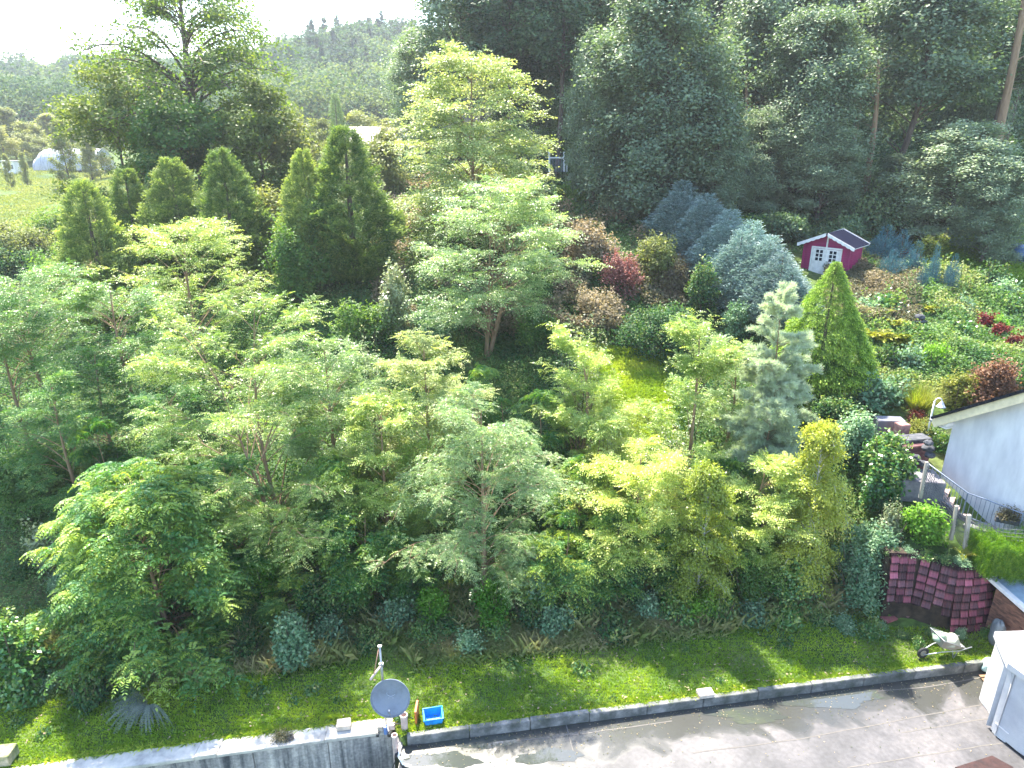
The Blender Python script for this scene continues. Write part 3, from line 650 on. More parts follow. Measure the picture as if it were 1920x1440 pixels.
MB().box((0, 0, 2.1), (.15, .15, 4.1)).build('pipe_body', blackp, ca, bevel=.01); MB().bar((-.1, -.08, 3.1), (.12, -.08, 3.13), .03).build('pipe_strap', pinkp, ca)
cp_ = []
for s in np.linspace(0, 1, 14): cp_.append((-2.85 - 1.1 * s, 12.62 + .05 * s - .1, -.35 - 2.2 * s - .35 * math.sin(s * 3.14)))
tag(MB().tube(cp_, .014, 6).build('cable', blackp, smooth=True), 'black cable sagging across the retaining wall face from its end', 'cable')
cp2 = [(q[0] * .9 - .15, q[1] - .02, q[2] - .25) for q in cp_]
lp = [Vector((*yp(778 + 10 * math.cos(a), 1394 + 5 * math.sin(a)), YZ + .02)) for a in np.linspace(0, 6.0, 16)]; tag(MB().tube([Vector((*yp(740, 1385), YZ + .5)), Vector((*yp(760, 1372), YZ + .22))] + lp, .012, 6).build('cable', blackp, smooth=True), 'black cable curled in a loop on the yard corner', 'cable')
# black end wall pillar block between wall and yard, white gutter pieces
MB_ = MB().box((-2.86, 12.93, -2.3), (.26, .42, 4.3), .16); o = MB_.build('pillar', wmat_, bevel=.01); tag(o, 'narrow concrete pillar closing the wall end beside the pipes', 'pillar')
wh = plain('white_plastic', (.75, .72, .7), .45)
gp = [Vector((*yp(751, 1402), YZ + .06)), Vector((*yp(748, 1422), YZ + .06)), Vector((*yp(756, 1436), YZ + .06)), Vector((*yp(770, 1440), YZ + .06)), Vector((*yp(775, 1450), YZ + .06))]
tag(MB().tube(gp, .03, 8).build('white_pipe', wh, smooth=True), 'bent white pipe lying at the left corner of the yard', 'pipe')
# blue crate and orange board
bc = G(800, 1362); bl = noise_mat('blue_plastic', (.01, .16, .55), (.03, .35, .8), 3, .4, .1)
t = empty('blue_tub', (-2.0, kl(-2.0, .30), .0), .2, 'bright blue plastic tub behind the left end of the kerb', 'tub')
vs = []
for z_, q in ((0, .17), (.24, .21), (.24, .19), (.04, .15)):
    for a in range(4):
        ang = a * math.pi / 2 + .785; vs.append((q * 1.5 * math.cos(ang) * 1.1, q * 1.35 * math.sin(ang), z_))
fs = [(0, 1, 2, 3), (12, 13, 14, 15)] + [[k * 4 + a, k * 4 + (a + 1) % 4, k * 4 + 4 + (a + 1) % 4, k * 4 + 4 + a] for k in range(3) for a in range(4)]
MB().add(vs, fs).build('tub_body', bl, t, bevel=.01); MB().tube([(.21 * math.cos(a) * 1.65, .21 * math.sin(a) * 1.35, .24) for a in np.linspace(.785, 7.07, 5)], .018, 6).build('tub_rim', bl, t)
b = MB(); b.box((0, 0, .22), (.05, .4, .44)); o = b.build('orange_board', plain('orange_board', (.55, .17, .05), .6), bevel=.005); o.location = (-2.42, kl(-2.42, .42), 0); tag(o, 'orange board standing beside the blue tub', 'board')

# ------------------------------------------------------------------ wheelbarrow with sacks
wb = empty('wheelbarrow', G(1765, 1240), R_(0), 'old grey wheelbarrow standing on the lawn beside the kerb', 'wheelbarrow')
wb.location = (G(1768, 1238).x - .05, kl(G(1768, 1238).x, .32), 0.02)
wb.rotation_euler = (0, 0, R_(8))
tray = plain('grey_tray', (.34, .31, .27), .55, .3); rub = plain('black_rubber', (.02, .02, .022), .8)
# local: x from wheel (left) to handles (right)
tb = [(-.26, -.19), (.18, -.19), (.18, .19), (-.26, .19)]; tt = [(-.46, -.32), (.42, -.32), (.42, .32), (-.46, .32)]
rt = Matrix.Rotation(R_(24), 4, 'Y')
def T(p): return rt @ Vector(p) + Vector((.05, 0, .42))
vs = [T((x_, y_, 0)) for x_, y_ in tb] + [T((x_, y_, .30)) for x_, y_ in tt] + [T((x_ * .97, y_ * .97, .29)) for x_, y_ in tt] + [T((x_ * .96, y_ * .96, .02)) for x_, y_ in tb]
fs = [(3, 2, 1, 0), (12, 13, 14, 15)] + [[k * 4 + a, k * 4 + (a + 1) % 4, k * 4 + 4 + (a + 1) % 4, k * 4 + 4 + a] for k in range(3) for a in range(4)]
MB().add(vs, fs).build('tray', tray, wb)
MB().tube([T((-.46, -.32, .30)), T((.42, -.32, .30)), T((.42, .32, .30)), T((-.46, .32, .30)), T((-.46, -.32, .30))], .015, 6).build('tray_rim', metal, wb)
wc = Vector((-.60, 0, .19))
wh_ = MB().tube([wc + Vector((.15 * math.cos(a), 0, .15 * math.sin(a))) for a in np.linspace(0, 6.2832, 25)], .048, 10, cap=False).build('wheel', rub, wb, smooth=True)
rim = MB().tube([wc + Vector((0, -.03, 0)), wc + Vector((0, .03, 0))], .105, 16).build('rim', tray, wh_, smooth=False)
MB().tube([wc + Vector((0, -.09, 0)), wc + Vector((0, .09, 0))], .018, 8).build('axle', metal, wh_)
for s in (-1, 1):
    MB().tube([wc + Vector((0, .09 * s, 0)), Vector((-.1, .2 * s, .33)), Vector((.45, .25 * s, .36)), Vector((.85, .27 * s, .48))], .017, 8).build('handle', metal, wb, smooth=True)
    MB().tube([Vector((.25, .21 * s, .36)), Vector((.34, .21 * s, 0)), Vector((.44, .22 * s, .35))], .015, 6).build('leg', metal, wb)
def sack(name, loc, r, seed, mat, label, rz=0., cat='sack'):
    rr = np.random.RandomState(seed); vs, fs = [], []; A, B_ = 20, 12; ph = rr.rand(8) * 6.28
    for i_ in range(B_ + 1):
        th = math.pi * i_ / B_
        for k in range(A):
            a = 6.2832 * k / A; w_ = 1 + .10 * math.sin(3 * a + ph[0] + 2 * th) + .06 * math.sin(7 * a + ph[1]) + .05 * math.sin(5 * th + ph[2]) + .04 * math.sin(11 * a + 5 * th)
            vs.append((r[0] * w_ * math.sin(th) ** .7 * math.cos(a), r[1] * w_ * math.sin(th) ** .7 * math.sin(a), r[2] * (1 + math.cos(th)) * (1 + .06 * math.sin(4 * a + ph[3]))))
    for i_ in range(B_):
        for k in range(A): fs.append([i_ * A + k, (i_ + 1) * A + k, (i_ + 1) * A + (k + 1) % A, i_ * A + (k + 1) % A])
    o = MB().add(vs, fs).build(name, mat, smooth=True); o.location = loc; o.rotation_euler = (0, 0, rz); return tag(o, label, cat)
sackm = noise_mat('sack_plastic', (.18, .27, .19), (.38, .45, .33), 5, .5, .4); sackm2 = noise_mat('pale_sack', (.28, .30, .24), (.46, .47, .38), 4, .5, .4)
wb.scale = (.88, .88, .88); L0 = wb.location
sack('plastic_sack', L0 + Vector((-.10, .02, .48)), (.18, .19, .15), 4, sackm, 'pale green plastic sack in the wheel end of the wheelbarrow')
sack('plastic_sack', L0 + Vector((.20, .0, .37)), (.26, .24, .17), 6, sackm2, 'cream plastic sack slumped over the handle end of the wheelbarrow', .3)
sack('plastic_bag', Vector((*yp(1857, 1260), YZ)), (.28, .22, .2), 9, plain('mint_plastic', (.40, .55, .50), .4), 'mint green plastic bag leaning beside the white tent', cat='bag')
b = MB()
for k in range(4): b.bar((0, k * .12, k * .012), (.9, k * .12 + .05, k * .012 + .01), .09, .025)
o = b.build('wood_planks', noise_mat('old_plank', (.12, .07, .04), (.28, .18, .11), 8, .9, .4, stretch=(.3, 3, 3))); o.location = (*yp(1852, 1290), YZ + .03); tag(o, 'small pile of brown planks on the yard behind the white tent', 'planks')

# ------------------------------------------------------------------ white tent
canvas = noise_mat('white_canvas', (.40, .40, .42), (.52, .52, .52), 1.2, .7, .35, spec=.2)
cwin = plain('grey_canvas', (.42, .44, .50), .5)
PL = [(12.55, 14.35), (12.16, 13.3), (12.9, 11.0), (16.5, 10.6), (16.8, 14.6)]
tn = empty('party_tent', (12.16, 13.3, YZ), label='white canvas tent on the yard at the right edge', cat='tent')
to = tn.location; hz = 2.15
def drape(a, c, n_, name, h0=0.02, h1=hz, amp=.05, outw=0., mat=canvas, fr=5.):
    a = Vector((*a, YZ)); c = Vector((*c, YZ)); d = (c - a); nn = Vector((d.y, -d.x, 0)).normalized(); vs, fs = [], []; m_ = 8
    for i_ in range(n_ + 1):
        s = i_ / n_
        for k in range(m_ + 1):
            q = k / m_; z_ = h0 + (h1 - h0) * q; w_ = amp * (1 - q * .8) * (math.sin(s * d.length * fr) + .5 * math.sin(s * d.length * fr * 2.3 + q * 2)) + outw * (1 - q) * math.sin(s * 3.1416)
            vs.append(a + d * s + nn * w_ + Vector((0, 0, z_)) - to)
    for i_ in range(n_):
        for k in range(m_): o_ = i_ * (m_ + 1) + k; fs.append([o_, o_ + m_ + 1, o_ + m_ + 2, o_ + 1])
    vo = [v_ - nn * .008 for v_ in vs]; o_ = len(vs); fs2 = [[i_ + o_ for i_ in f][::-1] for f in fs]
    b_ = MB(); b_.add(vs + vo, fs + fs2); me = bpy.data.meshes.new(name); me.from_pydata(b_.v, [], b_.f)
    for pp in me.polygons: pp.use_smooth = True
    return link(name, me, mat, tn)
drape(PL[0], PL[1], 24, 'side_panel', amp=.035, outw=-.12); drape(PL[1], PL[2], 40, 'side_panel', amp=.03, fr=4.6); drape(PL[4], PL[0], 20, 'side_panel', amp=.02); drape(PL[2], PL[3], 20, 'side_panel', amp=.02)
drape((12.12, 13.42), (12.17, 13.12), 8, 'door_flap', amp=.03, outw=-.25, h0=.05)
ap = Vector((14.7, 12.6, YZ + 2.75)) - to; ev = [Vector((x_, y_, YZ + hz)) - to for x_, y_ in [(12.50, 14.42), (12.08, 13.3), (12.84, 10.9), (16.6, 10.5), (16.9, 14.7)]]
b = MB(); fs = []; vs = []
for k in range(5):
    a = ev[k]; c = ev[(k + 1) % 5]; o_ = len(vs); n_ = 8
    for i_ in range(n_ + 1):
        for s in range(n_ + 1):
            e = a.lerp(c, s / n_); q = i_ / n_; pnt = e.lerp(ap, q); pnt.z -= .10 * math.sin(q * 3.1416) * 1 + .03 * math.sin(s / n_ * 3.1416) * (1 - q); vs.append(pnt)
    for i_ in range(n_):
        for s in range(n_): j_ = o_ + i_ * (n_ + 1) + s; fs.append([j_, j_ + 1, j_ + n_ + 2, j_ + n_ + 1])
me = bpy.data.meshes.new('roof'); me.from_pydata(vs, [], fs)
for pp in me.polygons: pp.use_smooth = True
link('roof', me, canvas, tn)
for k in range(5):
    a = ev[k]; c = ev[(k + 1) % 5]; MB().add([a, c, c - Vector((0, 0, .16)), a - Vector((0, 0, .16)), a * .999, c * .999], [(0, 1, 2, 3)]).build('valance', canvas, tn) if k in (1, 0) else None
for q in PL[:4]: MB().tube([Vector((*q, YZ)) - to + Vector((.06, 0, 0)), Vector((*q, YZ + hz)) - to + Vector((.06, 0, 0))], .02, 8).build('pole', metal, tn)
MB().bar(Vector((12.155, 13.22, YZ + .34)) - to, Vector((12.26, 12.88, YZ + .34)) - to, .012, .03).build('strap', wh, tn)
MB().bar(Vector((*PL[1], YZ + .03)) - to, Vector((*PL[2], YZ + .03)) - to, .03, .06).build('ground_rail', rub, tn)

# ------------------------------------------------------------------ wall hung with old roof tiles
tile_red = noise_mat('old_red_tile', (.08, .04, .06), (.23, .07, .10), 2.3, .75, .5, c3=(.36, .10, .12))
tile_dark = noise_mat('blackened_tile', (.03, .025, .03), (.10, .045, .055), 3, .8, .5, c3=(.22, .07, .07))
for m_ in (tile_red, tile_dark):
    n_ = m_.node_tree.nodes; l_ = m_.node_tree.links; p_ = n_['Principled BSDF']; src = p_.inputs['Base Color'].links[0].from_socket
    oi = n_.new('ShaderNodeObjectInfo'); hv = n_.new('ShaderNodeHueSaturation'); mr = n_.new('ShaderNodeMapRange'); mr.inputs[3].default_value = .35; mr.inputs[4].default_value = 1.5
    l_.new(oi.outputs['Random'], mr.inputs[0]); l_.new(mr.outputs[0], hv.inputs['Value']); l_.new(src, hv.inputs['Color']); tcn = n_.new('ShaderNodeTexCoord'); sp_ = n_.new('ShaderNodeSeparateXYZ'); l_.new(tcn.outputs['Generated'], sp_.inputs[0]); rz2 = ramp(n_, [(.12, .12, .12), (1.25, 1.25, 1.25), (1.1, 1.1, 1.1), (.10, .11, .09)], [.06, .18, .5, .78]); l_.new(sp_.outputs[2], rz2.inputs[0]); mm = n_.new('ShaderNodeMix'); mm.data_type = 'RGBA'; mm.blend_type = 'MULTIPLY'; mm.inputs[0].default_value = 1; l_.new(hv.outputs[0], mm.inputs[6]); l_.new(rz2.outputs[0], mm.inputs[7]); l_.new(mm.outputs[2], p_.inputs['Base Color'])  # grime under the overlap; dark lower edge paints the shade of the row gap
earth = noise_mat('dark_earth', (.02, .018, .014), (.07, .05, .035), 3, .95, .6)
# path of wall in plan, from left to right
tp = [(10.9, 17.15), (11.75, 17.2), (12.3, 16.85), (12.75, 16.7), (13.3, 16.75), (14.0, 16.9)]
tp = [Vector((x_ + .42, y_, 0)) for x_, y_ in tp]
seg = [0.]
for a, c in zip(tp[:-1], tp[1:]): seg.append(seg[-1] + (c - a).length)
def along(s):
    for k in range(len(tp) - 1):
        if s <= seg[k + 1] or k == len(tp) - 2:
            q = (s - seg[k]) / (seg[k + 1] - seg[k]); p_ = tp[k].lerp(tp[k + 1], q); d = (tp[k + 1] - tp[k]).normalized(); return p_, d
tw = empty('tiled_wall', tp[0], label='bank wall hung with rows of old dark red roof tiles', cat='wall')
rng = np.random.RandomState(12)
TW, TH = .265, .27; ncol = int(seg[-1] / TW)
core = MB(); lean_b = .30
topz = lambda s: 2.30 - .20 * min(1, max(0, (s - .2) / 1.6))
botz = lambda s: (.78 if s < 1.5 else .78 - .6 * min(1, (s - 1.5) / .5)) + 0.0
pr = []
for s in np.linspace(0, seg[-1], 15):
    p_, d = along(s); nn = Vector((d.y, -d.x, 0)); pr.append((p_, nn, s))
vs, fs = [], []
for p_, nn, s in pr:
    f0 = p_ - nn * .02; bk = p_ - nn * .35
    vs += [f0 + Vector((0, 0, -.3)) - tp[0], f0 - nn * lean_b + Vector((0, 0, topz(s) - .03)) - tp[0], bk - nn * lean_b + Vector((0, 0, topz(s) - .03)) - tp[0], bk + Vector((0, 0, -.3)) - tp[0]]
for k in range(len(pr) - 1):
    o_ = k * 4
    for e in range(4): fs.append([o_ + e, o_ + 4 + e, o_ + 4 + (e + 1) % 4, o_ + (e + 1) % 4])
fs += [(0, 1, 2, 3), tuple(len(vs) - 4 + k for k in (3, 2, 1, 0))]
core.add(vs, fs).build('wall_core', earth, tw)
def one_tile():
    b_ = MB(); n_ = 6; vs = []
    for q, zz in ((0, .01), (1, -.30)):
        for t_ in (0, 1):
            for i_ in range(n_ + 1):
                x_ = (i_ / n_ - .5) * (TW - .03); rib = .012 if i_ % 2 else 0
                z2 = zz - (.03 * (1 - (2 * i_ / n_ - 1) ** 2) if q else 0)
                vs.append((x_, -(.085 if q else .012) - rib - .018 * (1 - t_), z2))
    m_ = n_ + 1
    for i_ in range(n_):
        b0, b1, b2, b3 = i_, m_ + i_, 2 * m_ + i_, 3 * m_ + i_
        b_.f += [[b0, b2, b2 + 1, b0 + 1], [b1, b1 + 1, b3 + 1, b3], [b2, b3, b3 + 1, b2 + 1], [b0, b0 + 1, b1 + 1, b1]]
    b_.f += [[0, m_, 3 * m_, 2 * m_], [n_, 2 * m_ + n_, 3 * m_ + n_, m_ + n_]]
    b_.v = vs; return b_
proto_t = None; cnt = 0
cols = []
for c_ in range(ncol):
    s = (c_ + .5) * TW; p_, d = along(s); nn = Vector((d.y, -d.x, 0)); rz = math.atan2(d.y, d.x); z_ = topz(s) - rng.uniform(0, .02)
    row = 0
    while z_ - .24 > botz(s) - .1: cols.append((s, z_, row, p_, nn, rz)); z_ -= TH * .93; row += 1
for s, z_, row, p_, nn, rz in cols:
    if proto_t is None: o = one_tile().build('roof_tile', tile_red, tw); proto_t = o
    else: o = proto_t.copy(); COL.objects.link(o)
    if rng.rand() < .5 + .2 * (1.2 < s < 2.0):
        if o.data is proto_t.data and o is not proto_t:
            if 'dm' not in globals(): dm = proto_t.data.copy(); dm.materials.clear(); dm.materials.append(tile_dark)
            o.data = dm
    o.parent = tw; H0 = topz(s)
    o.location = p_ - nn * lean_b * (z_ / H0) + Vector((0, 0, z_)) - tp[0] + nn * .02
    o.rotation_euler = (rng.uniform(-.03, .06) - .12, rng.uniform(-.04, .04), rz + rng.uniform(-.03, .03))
tag(MB().box((0, 0, .05), (.45, .34, .06), .4).build('broken_tile', noise_mat('fallen_tile', (.20, .06, .06), (.34, .12, .11), 4, .8, .4), bevel=.01), 'dark red slab lying on the grass left of the tiled wall', 'slab').location = G(1664, 1163)
b = MB(); b.box((0, 0, .05), (.22, .09, .10), .7); o = b.build('stone', stone, bevel=.015); o.location = G(1688, 1152); tag(o, 'small pale stone behind the red slab on the grass', 'stone')
b = MB(); b.box((0, 0, .04), (.24, .10, .08), -.3); o = b.build('stone', noise_mat('brown_stone', (.10, .05, .05), (.2, .11, .1), 5, .9, .5), bevel=.015); o.location = G(1696, 1158); tag(o, 'small brown brick behind the red slab on the grass', 'brick')

# small sheet-roofed outbuilding on the right behind the tent
ob = empty('outbuilding', (14.35, 16.3, 0), label='low outbuilding with pale sheet roof behind the tent, beside the tiled wall', cat='outbuilding')
brk = noise_mat('brown_brick', (.06, .035, .03), (.24, .12, .08), 4, .9, .6, stretch=(1, 1, 3))
b = MB(); b.hexa([Vector(q) - ob.location for q in ((14.15, 16.7, -.3), (14.7, 14.9, -.3), (19, 15.4, -.3), (19, 17, -.3))], [Vector(q) - ob.location for q in ((14.15, 16.7, 1.55), (14.7, 14.9, 1.15), (19, 15.4, 1.6), (19, 17, 1.7))]); b.build('wall', brk, ob)
r0 = [Vector(q) - ob.location for q in ((14.08, 17.0, 1.72), (14.72, 14.75, 1.25), (19.2, 15.2, 1.7), (19.2, 17.3, 2.0))]
MB().hexa(r0, [q + Vector((0, 0, .05)) for q in r0]).build('roof', plain('blue_grey_sheet', (.30, .40, .50), .4, .2), ob)
MB().bar(r0[0] + Vector((.0, 0, .03)), r0[1] + Vector((0, 0, .03)), .16, .12).build('bargeboard', wh, ob, bevel=.01)
t = empty('rubble_bag', (14.08, 16.15, .0), label='grey bag of rubble between the tiled wall and the outbuilding', cat='bag')
o = sack('bag_body', Vector((0, 0, 0)), (.17, .22, .42), 21, plain('grey_bag', (.16, .18, .19), .7), 'x'); del o['label']; del o['category']; o.parent = t

# ------------------------------------------------------------------ garden house with white gable wall
stucco = noise_mat('white_render', (.50, .51, .55), (.66, .67, .70), 1.6, .9, .25, spec=.2, stretch=(1.5, 1.5, .45), detail=9)
g = Vector((.34, -.94, 0)).normalized(); gp_ = Vector((.94, .34, 0)).normalized()   # along gable, into depth
C0 = Vector((14.40, 20.5, 0)); eave, wide, deep, pit = 5.42, 8.0, 9.0, math.tan(R_(36))
hs = empty('house', C0 + Vector((0, 0, 1.0)), label='white rendered house with dark roof, its gable wall at the right edge', cat='house')
def HP(s, d, z): return C0 + g * s + gp_ * d + Vector((0, 0, z)) - hs.location
hp = eave + wide / 2 * pit
b = MB(); fr = [HP(0, 0, 1.0), HP(wide, 0, 1.0), HP(wide, 0, eave), HP(wide / 2, 0, hp), HP(0, 0, eave)]; bk = [q + gp_ * deep for q in fr]
b.add(fr + bk, [(0, 1, 2, 3, 4), (9, 8, 7, 6, 5), (0, 5, 6, 1), (1, 6, 7, 2), (4, 9, 5, 0), (2, 7, 8, 3), (3, 8, 9, 4)]); b.build('wall', stucco, hs)
soff = plain('cream_board', (.72, .62, .42), .6); rtile = noise_mat('dark_roof_tile', (.008, .010, .014), (.02, .024, .03), 3, .9, .6, spec=.08)
sl = Vector((0, 0, 1))
for sgn in (0, 1):
    def RP(s, d, off): 
        ss = s if sgn == 0 else wide - s
        return HP(ss, d, eave + s * pit + off)
    a = [RP(-.42, -.32, .02), RP(wide / 2, -.32, .02), RP(wide / 2, deep + .4, .02), RP(-.42, deep + .4, .02)]
    MB().hexa(a, [q + Vector((0, 0, .10)) for q in a]).build('soffit', soff, hs)
    a2 = [RP(-.50, -.38, .125), RP(wide / 2, -.38, .125), RP(wide / 2, deep + .45, .125), RP(-.50, deep + .45, .125)]
    rf = MB().hexa(a2, [q + Vector((0, 0, .07)) for q in a2]).build('roof', rtile, hs)
    if sgn == 0:
        m_ = MB()
        for k in range(22):
            s = -.48 + k * .2; q = RP(s, -.395, .16); m_.bar(q, q + (RP(s + .19, -.395, .16) - q), .06, .09)
        m_.build('verge_tiles', rtile, rf)
        MB().bar(RP(-.44, -.335, -.06), RP(wide / 2, -.335, -.06), .04, .26).build('bargeboard', soff, hs)
MB().box(HP(-.2, -.12, eave - .28), (.44, .34, .14), math.atan2(g.y, g.x)).build('eave_box', wh, hs, bevel=.01); MB().box(HP(-.19, -.15, eave - .385), (.42, .30, .05), math.atan2(g.y, g.x)).build('eave_trim', wh, hs)
MB().tube([HP(-.52, -.36, eave - .30), HP(-.52, 5, eave - .30)], .05, 10).build('gutter', metal, hs, smooth=True)
# stairs along the gable
stp = noise_mat('pink_step', (.36, .25, .22), (.55, .42, .38), 5, .9, .4); dk = noise_mat('dark_stone', (.03, .035, .045), (.12, .12, .13), 3, .9, .7)
stt = empty('garden_steps', (13.1, 19.5, 2.2), label='flight of pinkish stone steps going down beside the white gable wall', cat='steps')
sa = Vector((13.35, 19.72, 3.30)); se = Vector((14.30, 18.95, 2.5)); dd = (se - sa); dh = Vector((dd.x, dd.y, 0)).normalized(); dn_ = Vector((-dh.y, dh.x, 0))
for k in range(6):
    p_ = sa + Vector((dd.x, dd.y, 0)) * (k / 6); z1 = sa.z - k * .13
    ps = [p_ + dn_ * .02, p_ + dh * .30 + dn_ * .02, p_ + dh * .30 + dn_ * .95, p_ + dn_ * .95]
    MB().hexa([Vector((q.x, q.y, z1 - .6)) - stt.location for q in ps], [Vector((q.x, q.y, z1)) - stt.location for q in ps]).build('step', stp, stt, bevel=.01)
b = MB(); ps = [sa - dh * .1 - dn_ * .10, se + dh * .5 - dn_ * .10, se + dh * .5 + dn_ * .0, sa - dh * .1 + dn_ * .0]
b.hexa([Vector((q.x, q.y, 1.2)) - stt.location for q in ps], [Vector((ps[0].x, ps[0].y, 3.2)) - stt.location, Vector((ps[1].x, ps[1].y, 2.5)) - stt.location, Vector((ps[2].x, ps[2].y, 2.5)) - stt.location, Vector((ps[3].x, ps[3].y, 3.2)) - stt.location]); b.build('side_wall', dk, stt)
# terrace below
b = MB(); ps = [Vector(q) for q in ((14.15, 18.62, 0), (16.6, 16.55, 0), (17.2, 17.0, 0), (14.95, 19.3, 0))]
b.hexa([Vector((q.x, q.y, .5)) for q in ps], [Vector((q.x, q.y, 2.52)) for q in ps]); tag(b.build('terrace', noise_mat('terrace_stone', (.14, .14, .15), (.28, .27, .26), 3, .9, .3)), 'narrow paved terrace below the gable wall', 'terrace', kind='structure')
# railing
rl = empty('railing', (13.0, 19.5, 3.1), label='thin grey metal railing beside the garden steps and terrace', cat='railing')
rp = [sa - dh * .05 - dn_ * .05, se - dn_ * .05, se + dh * .5 - dn_ * .05, Vector((15.2, 17.75, 2.55)), Vector((16.6, 16.6, 2.55))]
rp = [Vector(q) for q in rp]; rp[0].z = 3.28; rp[1].z = 2.6; rp[2].z = 2.55; steel = plain('grey_railing_paint', (.20, .24, .32), .5, .3)
MB().tube([q - rl.location + Vector((0, 0, .88)) for q in rp], .02, 8).build('handrail', steel, rl, smooth=True)
MB().tube([q - rl.location + Vector((0, 0, .10)) for q in rp], .014, 6).build('bottom_rail', steel, rl, smooth=True)
m_ = MB()
for a, c in zip(rp[:-1], rp[1:]):
    n_ = max(2, int((c - a).length / .115))
    for k in range(n_): q = a.lerp(c, k / n_) - rl.location; m_.tube([q + Vector((0, 0, .1)), q + Vector((0, 0, .87))], .0085, 5, cap=False)
o = m_.build('bars', steel, rl)
for q in (rp[0], rp[1], rp[3]): MB().tube([q - rl.location + Vector((0, 0, -.3)), q - rl.location + Vector((0, 0, .9))], .022, 8).build('post', steel, rl)
# flower trough on the railing
ft = rp[3].lerp(rp[2], .35) + Vector((.0, -.05, .55))
s_, f_ = shrub_mesh(55, .34, .16, .22, 500, .05, 3, shoots=26, shoot_len=.3, up=.2, stemr=.005)
tr_ = empty('flower_trough', ft + Vector((0, 0, -.05)), math.atan2(-.5, 1), 'dark flower trough with trailing plants hung on the terrace railing', 'flower trough')
MB().box((0, 0, 0), (.65, .18, .16)).build('trough', dk, tr_, bevel=.01); fo = link('foliage', f_, M['purple'], tr_, (0, 0, .06)); link('stems', s_, M['bark'], tr_, (0, 0, .06))
# fence posts with sagging mesh
oldwood = noise_mat('grey_weathered_wood', (.26, .23, .20), (.46, .42, .37), 7, .9, .5, stretch=(3, 3, .3))
def postat(px0, py0, px1, py1, Y, label, wd=.10):
    top = W(px0, py0, Y); bot = W(px1, py1, Y - .02); b_ = MB(); b_.bar((0, 0, -.3), top - bot, wd, wd * .8, Vector((0, 1, 0))); o = b_.build('fence_post', oldwood, bevel=.008); o.location = bot; tag(o, label, 'fence post'); return top, bot
A = postat(1738, 866, 1729, 918, 19.0, 'tall leaning grey post at the head of the garden steps')
B1 = postat(1794, 948, 1787, 996, 17.9, 'left one of the two pale wooden fence posts before the hedge')
C1 = postat(1817, 965, 1811, 1032, 17.55, 'right one of the two pale wooden fence posts before the hedge', .11)
nm = plain('fence_wire', (.10, .11, .13), .5, .4)
fw = empty('wire_fence', B1[1], label='sagging dark wire mesh strung between the wooden fence posts', cat='fence'); m_ = MB()
a0, a1_ = A[1].lerp(A[0], .35), A[1].lerp(A[0], .0)
lines = [(A, B1), (B1, C1), (C1, (C1[0] + Vector((1.3, -.5, -.1)), C1[1] + Vector((1.3, -.5, 0))))]
for (t0, b0), (t1, b1) in lines:
    for k in range(9):
        q = k / 8; p0 = b0.lerp(t0, .05 + q * .85); p1 = b1.lerp(t1, .05 + q * .85); m_.tube([p0.lerp(p1, s) - Vector((0, 0, .10 * math.sin(s * 3.14))) - fw.location for s in np.linspace(0, 1, 6)], .008, 4, cap=False)
    for k in range(14):
        s = k / 14; m_.tube([b0.lerp(b1, s) - Vector((0, 0, .08 * math.sin(s * 3.14))) - fw.location, t0.lerp(t1, s) - Vector((0, 0, .10 * math.sin(s * 3.14))) - fw.location], .006, 4, cap=False)
m_.build('wire_mesh', nm, fw)
# terrace planters beside the lamp
brw = noise_mat('dark_red_timber', (.07, .03, .035), (.17, .08, .08), 4, .85, .4, stretch=(1, 1, 4))
def pbox(name, px, py, Y, size, rz, mat, label, cat, bevel=.02):
    c_ = W(px, py, Y); top = c_.z + size[2] / 2; bot = min(c_.z - size[2] / 2, tz(c_.x, c_.y) - .15); h = top - bot
    b_ = MB(); b_.box((0, 0, h / 2), (size[0], size[1], h), rz); o = b_.build(name, mat, bevel=bevel); o.location = (c_.x, c_.y, bot); return tag(o, label, cat)
pbox('planter_wall', 1712, 848, 20.9, (1.15, .25, .55), .18, brw, 'dark red timber planter wall below the garden lamp', 'planter')
pbox('planter_edging', 1712, 822, 21.3, (1.1, .5, .12), .18, dk, 'black edging on top of the planter below the garden lamp', 'edging')
pbox('planter_wall', 1668, 790, 22.6, (.95, .5, .22), -.1, plain('grey_slate_lid', (.14, .14, .17), .6), 'grey topped low planter wall left of the garden lamp', 'planter')
pbox('planter_wall', 1690, 806, 21.9, (.4, .35, .5), .3, noise_mat('pink_brick', (.22, .10, .09), (.42, .24, .22), 6, .9, .4), 'short pinkish brick pier left of the garden lamp', 'pier')
pbox('stone_landing', 1722, 893, 19.9, (1.3, 1.0, .10), -.15, noise_mat('slab_stone', (.10, .10, .12), (.26, .24, .25), 3, .85, .3), 'grey stone landing at the head of the garden steps', 'landing')
rng = np.random.RandomState(8)
for k, (px, py) in enumerate([(1700, 868), (1716, 862), (1728, 874), (1708, 880), (1738, 846), (1742, 858), (1740, 835), (1690, 878)]):
    q = W(px, py, 20.4 + rng.uniform(-.2, .2)); b_ = MB(); rr = rng.uniform(.13, .22); vs = []
    o = sack('rock', q, (rr, rr * .9, rr * .6), 30 + k, dk, 'dark rock in the pile by the garden steps, ' + ['leftmost upper', 'upper middle', 'right middle', 'lower middle', 'topmost by the planter corner', 'rightmost', 'second from the top', 'lowest left'][k], rng.rand() * 3, cat='rock'); o['group'] = 'rocks piled below the planter'
